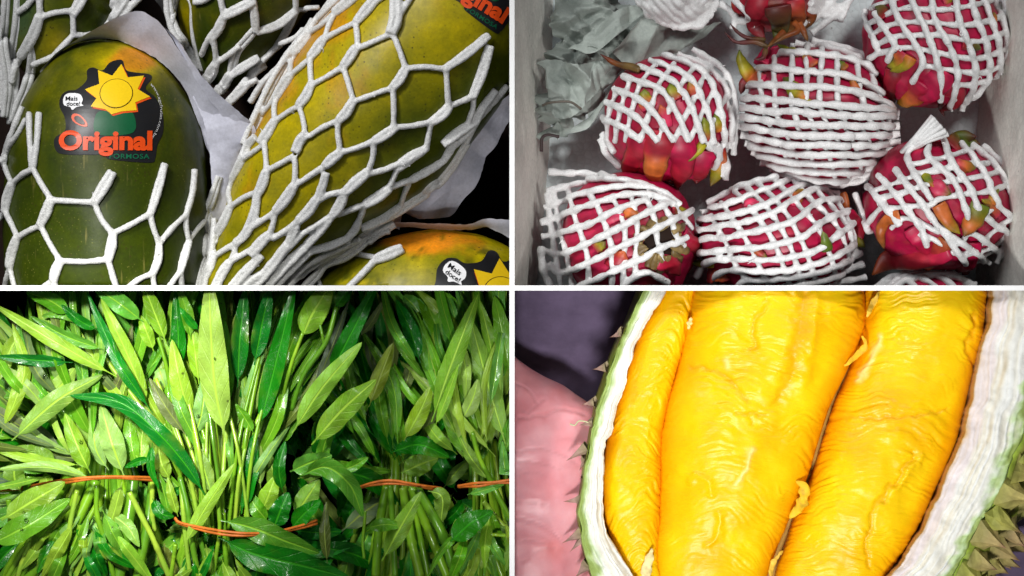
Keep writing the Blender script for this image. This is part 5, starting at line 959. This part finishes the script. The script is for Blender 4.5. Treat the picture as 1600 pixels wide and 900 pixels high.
def rind(out, inn, name, seed, flip):
    n, m = 260, 100
    A = f4.xy(spline(np.array(out, float), n=n)); B = f4.xy(spline(np.array(inn, float), n=n))
    s = np.linspace(0, 1, n); v = np.linspace(-.45, 1.32, m)
    wd = np.linalg.norm(B-A, axis=1)
    jag = fbm(np.stack([s*30, 0*s], -1), seed, 4)
    A = A+(A-B)/wd[:, None]*(jag*2.6)[:, None]; B = B+(B-A)/wd[:, None]*(fbm(np.stack([s*34, 0*s+5], -1), seed+1, 4)*3.2)[:, None]
    V = np.zeros((n, m, 3)); vc = np.clip(v, 0, 1)
    V[..., :2] = A[:, None]+(B-A)[:, None]*vc[None, :, None]
    # the rim face is gently dished, then the inner wall drops behind the lobes and the shell behind the outer edge
    z = -18-26*(1-np.sin(np.clip(vc, .0, 1)*np.pi))**2*0-6*np.sin(vc*np.pi*1.0)*0+8*np.sin(vc*np.pi)
    V[..., 2] = z[None]+fbm(np.stack([V[..., 0]/30, V[..., 1]/30], -1), seed+2, 4)*5
    fib = vnoise(np.stack([s[:, None]*9+0*v[None], v[None]*26+1.5*fbm(np.stack([s*12, 0*s], -1), seed+8, 2)[:, None], 0*s[:, None]+0*v[None]], -1), seed+9); V[..., 2] += 1.6*fib
    dn = np.where(v > 1, (v-1)/.32, 0); up_ = np.where(v < 0, -v/.45, 0)
    V[..., 2] -= dn[None]*110+up_[None]**1.2*120
    out_d = (A-B)/wd[:, None]; k = up_*30 if flip else up_*3
    V[..., :2] += out_d[:, None]*k[None, :, None]-out_d[:, None]*(dn*4)[None, :, None]
    sn = fbm(np.stack([s[:, None]*14+0*v[None], 0*s[:, None]+v[None]*2.5], -1), seed+5, 4)
    vv = v[None]+sn*.045
    white = np.array((.87, .86, .79)); green = np.array((.30, .40, .085)); pale = np.array((.55, .72, .34)); beige = np.array((.70, .60, .42)); lil = np.array((.80, .71, .68))
    C = np.broadcast_to(white, V.shape)
    g0, g1 = (.40, .06) if flip is False else (.17, .0)
    vg = vv+.10*fbm(np.stack([s[:, None]*40+0*v[None], v[None]*5+0*s[:, None]], -1), seed+15, 3); C = mix(C, pale, sstep(g0+.10, g1+.06, vg)); C = mix(C, green, sstep(g0-.04, g1, vg)*.9)
    st = np.exp(-((vv-.60)/.05)**2)+.7*np.exp(-((vv-.72)/.03)**2)
    if flip: C = mix(C, lil, sstep(.70, .8, vv)); C = mix(C, beige, np.clip(st*.75*(.6+.6*sn), 0, 1))
    else: C = mix(C, beige, np.clip(np.exp(-((vv-.80)/.07)**2)*sstep(.5, .75, s)[:, None], 0, 1)*.7)
    C = C*(1+.10*fib[..., None]*np.array((.6, .9, 1.6)))
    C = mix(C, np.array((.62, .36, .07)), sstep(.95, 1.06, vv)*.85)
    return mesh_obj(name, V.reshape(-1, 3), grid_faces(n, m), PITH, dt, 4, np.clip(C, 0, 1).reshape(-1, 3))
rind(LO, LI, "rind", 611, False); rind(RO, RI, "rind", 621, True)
# outer shell
def shell(edge, dirn, wd, drop, name, seed):
    n, m = 160, 50; A = f4.xy(spline(np.array(edge, float), n=n)); T = np.gradient(A, axis=0); T /= np.linalg.norm(T, axis=1)[:, None]
    Nn = np.stack([T[:, 1], -T[:, 0]], -1); Nn *= np.sign((Nn*np.array(dirn)).sum(1))[:, None]
    v = np.linspace(0, 1, m); V = np.zeros((n, m, 3)); V[..., :2] = A[:, None]+Nn[:, None]*(wd*np.sin(v*np.pi*.62))[None, :, None]; V[..., 2] = -26-drop*(1-np.cos(v*np.pi*.62))
    V[..., 2] += fbm(V/25, seed, 3)*4
    n1 = fbm(V/22, seed+1, 4); C = mix(np.broadcast_to(np.array((.24, .30, .03)), V.shape), np.array((.20, .16, .05)), np.clip(.4+n1, 0, 1)); C = mix(C, np.array((.35, .50, .05)), (sstep(.14, 0, v)[None]*np.ones((n, 1))))
    o = mesh_obj(name, V.reshape(-1, 3), grid_faces(n, m), HUSK, dt, 4, C.reshape(-1, 3)); return V, Nn, o
VR, NR, hk = shell(RO, (1, -.4), 62, 150, "husk", 631)
VL, NL, hk2 = shell(LO, (-1, .2), 5, 190, "husk", 641)
def spine(base, tip, r, col, seed, m=5, par=None):
    ax = np.asarray(tip, float)-base; L = np.linalg.norm(ax); ax /= L; a = np.cross(ax, (0.3, .2, 1)); a /= np.linalg.norm(a); b = np.cross(ax, a)
    rows = []; rr = np.random.RandomState(seed); ph = rr.rand()*6
    for q, w in ((-.12, 1.15), (.1, .84), (.35, .50), (.65, .20), (.9, .05), (1, .008)):
        th = np.linspace(0, 2*np.pi, m*2, endpoint=False)+ph
        k = np.where(np.arange(m*2) % 2 == 0, 1.0, .80)*(1+.10*rr.randn(m*2)*(q < .8))
        rows.append(base+ax*L*q+(np.cos(th)[:, None]*a+np.sin(th)[:, None]*b)*(r*w*k)[:, None])
    V = np.array(rows); C = np.ones(V.shape)*np.array(col)
    tt = np.array([0, .1, .35, .65, .9, 1])[:, None]*np.ones((1, m*2))
    C = mix(C, np.array((.17, .27, .03)), sstep(.30, .0, tt)*.35); C = mix(C, np.array((.26, .12, .08)), sstep(.55, .95, tt)*.85)*(1+.3*fbm(V/5, seed, 3)[..., None])
    return mesh_obj("spine", V.reshape(-1, 3), grid_faces(len(rows), m*2, True).tolist()+[list(range((len(rows)-1)*m*2, len(rows)*m*2))], HUSK, dt, 4, np.clip(C, 0, 1).reshape(-1, 3), None, False)
rs = np.random.RandomState(5)
GS, BS = np.array((.44, .43, .09)), np.array((.50, .35, .17))
n_, m_ = VR.shape[:2]
for row, (vi, off, cnt) in enumerate([(9, .0, 19), (21, .5, 18), (33, .0, 17), (43, .5, 16)]):
    for i in range(cnt):
        u = (i+off+rs.uniform(-.22, .22))/cnt; k_ = int(u*(n_-1)); j_ = min(m_-2, vi+rs.randint(-2, 3))
        b = VR[k_, j_]; nn = np.array([NR[k_, 0], NR[k_, 1], 0])*(.55+.012*j_)+np.array([0, 0, 1])*max(.05, .62-j_*.02); nn /= np.linalg.norm(nn)
        nn = nn+rs.randn(3)*.16; L = rs.uniform(36, 48); 
        spine(b, b+nn*L, rs.uniform(24, 29), mix(GS, BS, np.clip(rs.rand()*.7+row*.15, 0, 1)), 700+row*40+i)
for i, (bx_, by_, tx, ty, r) in enumerate([(1008, 448, 1000, 452, 8), (972, 520, 952, 527, 9), (946, 574, 925, 577, 9), (928, 628, 908, 632, 9), (926, 660, 904, 664, 9), (914, 700, 884, 720, 10), (912, 745, 905, 748, 6), (908, 780, 880, 783, 10), (908, 832, 878, 848, 12), (912, 838, 890, 862, 10), (918, 880, 898, 902, 12), (930, 905, 905, 925, 12), (950, 948, 925, 965, 12), (914, 716, 905, 735, 7)]):
    spine(np.array([*f4.xy((bx_, by_)), -42]), np.array([*f4.xy((tx, ty)), -52]), r, np.array((.42, .27, .22)), 900+i)
mb = MB(); mb.add(*tube(spline([[*f4.xy((922, 660)), -40], [*f4.xy((905, 657)), -40], [*f4.xy((898, 664)), -44], [*f4.xy((890, 662)), -44]], step=2), 1.3, 5), C=(.6, .6, .35)); mb.build("husk_fibre", PITH, dt, 4)

# flesh lobes
Y1 = np.array((.90, .55, .001)); Y2 = np.array((.86, .38, .0005)); Y3 = np.array((.92, .63, .004))
def lobe(pairs, zc, kz, name, seed, nu, nv, wr, ex=.8, marks=(), slope=.35, right=0.0):
    V, F, c, th = loft(pairs, zc, kz, nu, nv, f4, ex)
    N = grid_normals(V); N *= np.sign((N*(V-V.mean(1, keepdims=True))).sum(-1).mean())
    th_ = np.broadcast_to(th[None], V.shape[:2]); x, y = V[..., 0], V[..., 1]
    # across-lobe coordinate a (-1..1) and along coordinate
    a = np.cos(th_); P2 = np.stack([x, y], -1)
    w = np.stack([fbm(P2/80, seed, 3), fbm(P2/80+7, seed+1, 3)], -1)*24
    q = P2+w
    al = q[..., 1]*.97+q[..., 0]*slope+ (a**2)*34            # wrinkles bow across the lobe
    patch = sstep(-.25, .55, fbm(P2/70, seed+2, 3)+.32*np.abs(a)-.05)
    patch = np.maximum(patch, right*sstep(-.2, .5, a))
    wr1 = ridged(np.stack([al/11, q[..., 0]/95, 0*al], -1), seed+3, 2)
    wr2 = ridged(np.stack([al/4.6, q[..., 0]/62, 0*al], -1), seed+4, 2)
    big = fbm(P2/110, seed+5, 3)
    d = 5.5*big+wr*(.95*wr1*patch+1.7*wr2*(.15+.85*patch))+.9*fbm(P2/22, seed+6, 3)
    px, py = x/f4.f+800, 450-y/f4.f; dk = np.zeros(V.shape[:2]); wh = np.zeros(V.shape[:2])
    for kind, pts, wdt, amt in marks:
        C_ = spline(np.array(pts, float), step=2.5); dist = np.full(V.shape[:2], 1e9)
        jx = fbm(P2/14, seed+8, 2)*3
        for cx, cy in C_: dist = np.minimum(dist, (px+jx-cx)**2+(py+jx-cy)**2)
        g = np.exp(-dist/(wdt*wdt)); d = d+amt*g
        if kind == 'crease': dk = np.maximum(dk, g)
        if kind == 'scar': wh = np.maximum(wh, g)
    up = np.clip(np.sin(th_), 0, 1)**.5
    V = V+N*(d*np.sin(np.pi*c)[:, None]**.3*up)[..., None]
    n = fbm(P2/60, seed+9, 3)
    C = mix(np.broadcast_to(Y1, V.shape), Y3, np.clip(.25+n*.9, 0, .8)); C = mix(C, Y2, np.clip(sstep(.66, .96, np.abs(a))*.85+np.clip(-n, 0, 1)*.35, 0, 1))  # deeper orange towards both sides paints in the lobe's side shading
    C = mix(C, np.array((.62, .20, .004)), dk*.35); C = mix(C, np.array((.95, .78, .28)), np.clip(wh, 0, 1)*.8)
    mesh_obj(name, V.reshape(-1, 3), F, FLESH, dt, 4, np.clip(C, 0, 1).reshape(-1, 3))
lobe([((1110, 330), (1110, 330)), ((1074, 345), (1130, 350)), ((1056, 400), (1106, 400)), ((1036, 458), (1086, 458)), ((1004, 515), (1070, 530)), ((985, 562), (1056, 580)), ((969, 612), (1044, 630)), ((955, 660), (1036, 670)), ((944, 715), (1033, 720)), ((942, 770), (1031, 775)), ((945, 815), (1029, 820)), ((962, 860), (1027, 862)), ((985, 905), (1032, 908)), ((1015, 945), (1050, 945)), ((1040, 965), (1040, 965))],
     -62, .75, "flesh_lobe", 651, 440, 130, 1.0, .85, [('ridge', [(990, 560), (975, 640), (962, 720), (962, 800)], 8, 2)], -.28, 1.3)
lobe([((1230, 330), (1230, 330)), ((1140, 345), (1310, 345)), ((1098, 400), (1345, 400)), ((1080, 458), (1352, 458)), ((1070, 500), (1353, 505)), ((1058, 560), (1328, 572)), ((1044, 620), (1300, 630)), ((1032, 680), (1280, 690)), ((1026, 740), (1262, 748)), ((1023, 800), (1236, 808)), ((1020, 850), (1216, 855)), ((1022, 900), (1198, 905)), ((1040, 950), (1170, 950)), ((1100, 985), (1100, 985))],
     -88, .66, "flesh_lobe", 661, 560, 260, .95, .72, [('crease', [(1196, 470), (1180, 500), (1172, 520), (1178, 535), (1166, 543)], 3, -5), ('crease', [(1255, 460), (1245, 520), (1232, 580), (1215, 625)], 11, -5), ('crease', [(1075, 572), (1105, 575), (1135, 590), (1165, 625)], 3.5, -2.5), ('crease', [(1150, 647), (1169, 646), (1190, 645)], 2.5, -3), ('crease', [(1169, 646), (1170, 660)], 2, -3),
      ('scar', [(1172, 700), (1165, 725), (1148, 755)], 4.5, 3), ('ridge', [(1075, 750), (1088, 742), (1108, 752), (1108, 770)], 5, 4), ('ridge', [(1122, 800), (1120, 835), (1105, 850)], 6, 4), ('ridge', [(1270, 460), (1262, 540), (1250, 600)], 9, 4), ('scar', [(1130, 560), (1136, 575)], 4, 2)], .2)
lobe([((1450, 330), (1450, 330)), ((1385, 345), (1520, 345)), ((1358, 400), (1540, 400)), ((1352, 458), (1543, 458)), ((1346, 520), (1537, 520)), ((1330, 570), (1523, 575)), ((1306, 630), (1509, 640)), ((1286, 690), (1492, 700)), ((1266, 750), (1466, 760)), ((1244, 800), (1444, 810)), ((1228, 850), (1412, 862)), ((1212, 900), (1382, 905)), ((1215, 950), (1335, 955)), ((1265, 985), (1265, 985))],
     -96, .70, "flesh_lobe", 671, 560, 220, 1.1, .72, [('crease', [(1520, 490), (1518, 520), (1508, 545), (1522, 572)], 4, -5), ('crease', [(1295, 658), (1340, 652), (1400, 652), (1480, 640)], 3, -3), ('scar', [(1375, 528), (1362, 555), (1340, 595)], 4, 3), ('crease', [(1424, 708), (1408, 735), (1385, 760), (1376, 778), (1366, 790), (1358, 815), (1350, 850), (1358, 885)], 3.5, -4.5), ('ridge', [(1438, 712), (1415, 740), (1395, 765)], 6, 4)], .10)
for pts, w, z_, cc in (([(1243, 750), (1255, 762), (1250, 788), (1232, 808)], 8, -40, (.80, .47, .015)), ([(1222, 858), (1206, 880), (1202, 905)], 4, -40, (.80, .48, .05)), ([(1345, 524), (1350, 540), (1330, 562), (1318, 572)], 5, -42, (.80, .46, .015)), ([(1372, 455), (1360, 478), (1352, 496)], 5, -40, (.85, .52, .05)), ([(1006, 912), (1010, 885), (1018, 856)], 7, -30, (.86, .72, .34)), ([(1078, 496), (1076, 505), (1074, 514)], 3.5, -30, (.86, .66, .25))):
    P = spline(f4.xy(pts), n=40); Q = np.concatenate([P, np.full((40, 1), float(z_))], 1); s_ = np.linspace(0, 1, 40); Q[:, 2] += 3*np.sin(s_*9)
    V, F = tube(Q, w*np.sin(np.pi*np.clip(s_*.96+.02, 0, 1))**.6*(1+.35*vnoise(np.stack([s_*9, 0*s_+w], -1), 87))+.3, 14, .28, (0, 0, 1)); V = V+np.stack([fbm(V/5, 81+j, 2) for j in range(3)], -1)*.9
    mesh_obj("membrane_shred", V, F, PITH, dt, 4, np.clip(np.array(cc)*(1+.25*fbm(V/6, 90, 2)[:, None]), 0, 1))
# hollow behind the lobes
V, F = loft([((1250, 350), (1250, 350)), ((1060, 420), (1540, 420)), ((960, 620), (1520, 620)), ((935, 780), (1450, 780)), ((1010, 930), (1330, 930)), ((1160, 990), (1160, 990))], -190, .32, 40, 48, f4)[:2]
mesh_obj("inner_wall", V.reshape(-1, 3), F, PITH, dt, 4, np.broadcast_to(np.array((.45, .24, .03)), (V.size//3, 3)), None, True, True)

# the hand: heel of the palm and thumb side, running under the husk
HP = [((700, 560), (850, 560)), ((690, 575), (872, 602)), ((700, 620), (915, 622)), ((712, 660), (948, 655)), ((716, 700), (962, 700)), ((716, 745), (955, 745)), ((712, 800), (950, 790)), ((700, 850), (935, 845)), ((690, 905), (925, 905)), ((690, 980), (930, 980)), ((720, 1060), (900, 1060)), ((800, 1090), (800, 1090))]
HP = [((724, 498), (740, 512)), ((700, 535), (790, 545)), ((690, 590), (846, 588)), ((690, 640), (905, 620)), ((694, 690), (962, 668)), ((700, 740), (985, 728)), ((700, 790), (985, 788)), ((694, 840), (972, 842)), ((690, 900), (955, 900)), ((690, 975), (940, 975)), ((730, 1050), (900, 1050)), ((810, 1085), (820, 1085))]
V, F, c, th = loft(HP, -150, .55, 240, 200, f4, .8)
N = grid_normals(V); N *= np.sign((N*(V-V.mean(1, keepdims=True))).sum(-1).mean())
px, py = V[..., 0]/f4.f+800, 450-V[..., 1]/f4.f; P2 = V[..., :2]; d = 4.0*fbm(P2/80, 801, 2)+.35*fbm(P2/14, 802, 3)
dk = np.zeros(px.shape)
for cx, cy, rx, ry, amt in ((835, 618, 50, 38, 5), (858, 690, 54, 34, 3), (850, 758, 46, 38, 7), (845, 850, 58, 44, 10)):
    d += amt*np.exp(-((px-cx)/rx)**2-((py-cy)/ry)**2)
for pts, w, amt in (([(800, 645), (815, 655), (850, 650), (880, 640), (915, 648)], 5, 4.5), ([(800, 665), (835, 640), (850, 625)], 4, 2.5), ([(800, 708), (840, 702), (880, 712), (905, 728)], 5, 4.5), ([(800, 722), (840, 724), (875, 735)], 4, 2.5), ([(800, 785), (830, 784), (856, 790)], 3.5, 3.5), ([(800, 810), (830, 815), (860, 830), (878, 848)], 4, 4.5), ([(800, 846), (825, 845), (850, 850)], 3.5, 2.5), ([(806, 600), (826, 612), (840, 634)], 4, 2.5), ([(815, 880), (840, 862), (865, 856)], 3.5, 2.5), ([(808, 745), (830, 738), (848, 742)], 3.5, 2)):
    C_ = spline(np.array(pts, float), step=2.5); dist = np.full(px.shape, 1e9); j = fbm(P2/12, 803, 2)*2
    for cx, cy in C_: dist = np.minimum(dist, (px+j-cx)**2+(py+j-cy)**2)
    g = np.exp(-dist/(w*w*.22)); d -= amt*.55*g-amt*.35*np.exp(-dist/(w*w*4.5)); dk = np.maximum(dk, g)
V = V+N*(d*np.sin(np.pi*c)[:, None]**.4)[..., None]
n = fbm(P2/40, 805, 4); n2 = fbm(P2/15, 806, 3)
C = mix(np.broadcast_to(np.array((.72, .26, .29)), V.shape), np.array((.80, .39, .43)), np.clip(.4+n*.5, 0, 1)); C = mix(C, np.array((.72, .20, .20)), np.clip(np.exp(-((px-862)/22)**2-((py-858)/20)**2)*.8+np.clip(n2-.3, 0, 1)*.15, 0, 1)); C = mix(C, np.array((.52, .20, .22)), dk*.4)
hand = mesh_obj("hand", V.reshape(-1, 3), F, SKIN, None, 4, C.reshape(-1, 3), None, True, True); tag(hand, "bare pink hand holding the durian husk from the left, only its fleshy side in view", "hand")
# curled fingers of that hand under the husk
mb = None
for i, (y0, L, r) in enumerate(((660, 150, 26), (720, 170, 27), (785, 160, 26), (850, 130, 22))):
    P = spline([[*f4.xy((900, y0)), -215], [*f4.xy((900+L*.4, y0+6)), -262], [*f4.xy((900+L*.8, y0+8)), -275], [*f4.xy((900+L*1.05, y0+6)), -262]], n=36); s_ = np.linspace(0, 1, 36)
    V, F = tube(P, r*np.interp(s_, [0, .3, .36, .42, .65, .70, .76, .93, 1], [1, .93, .98, .92, .84, .9, .84, .7, .12]), 16)
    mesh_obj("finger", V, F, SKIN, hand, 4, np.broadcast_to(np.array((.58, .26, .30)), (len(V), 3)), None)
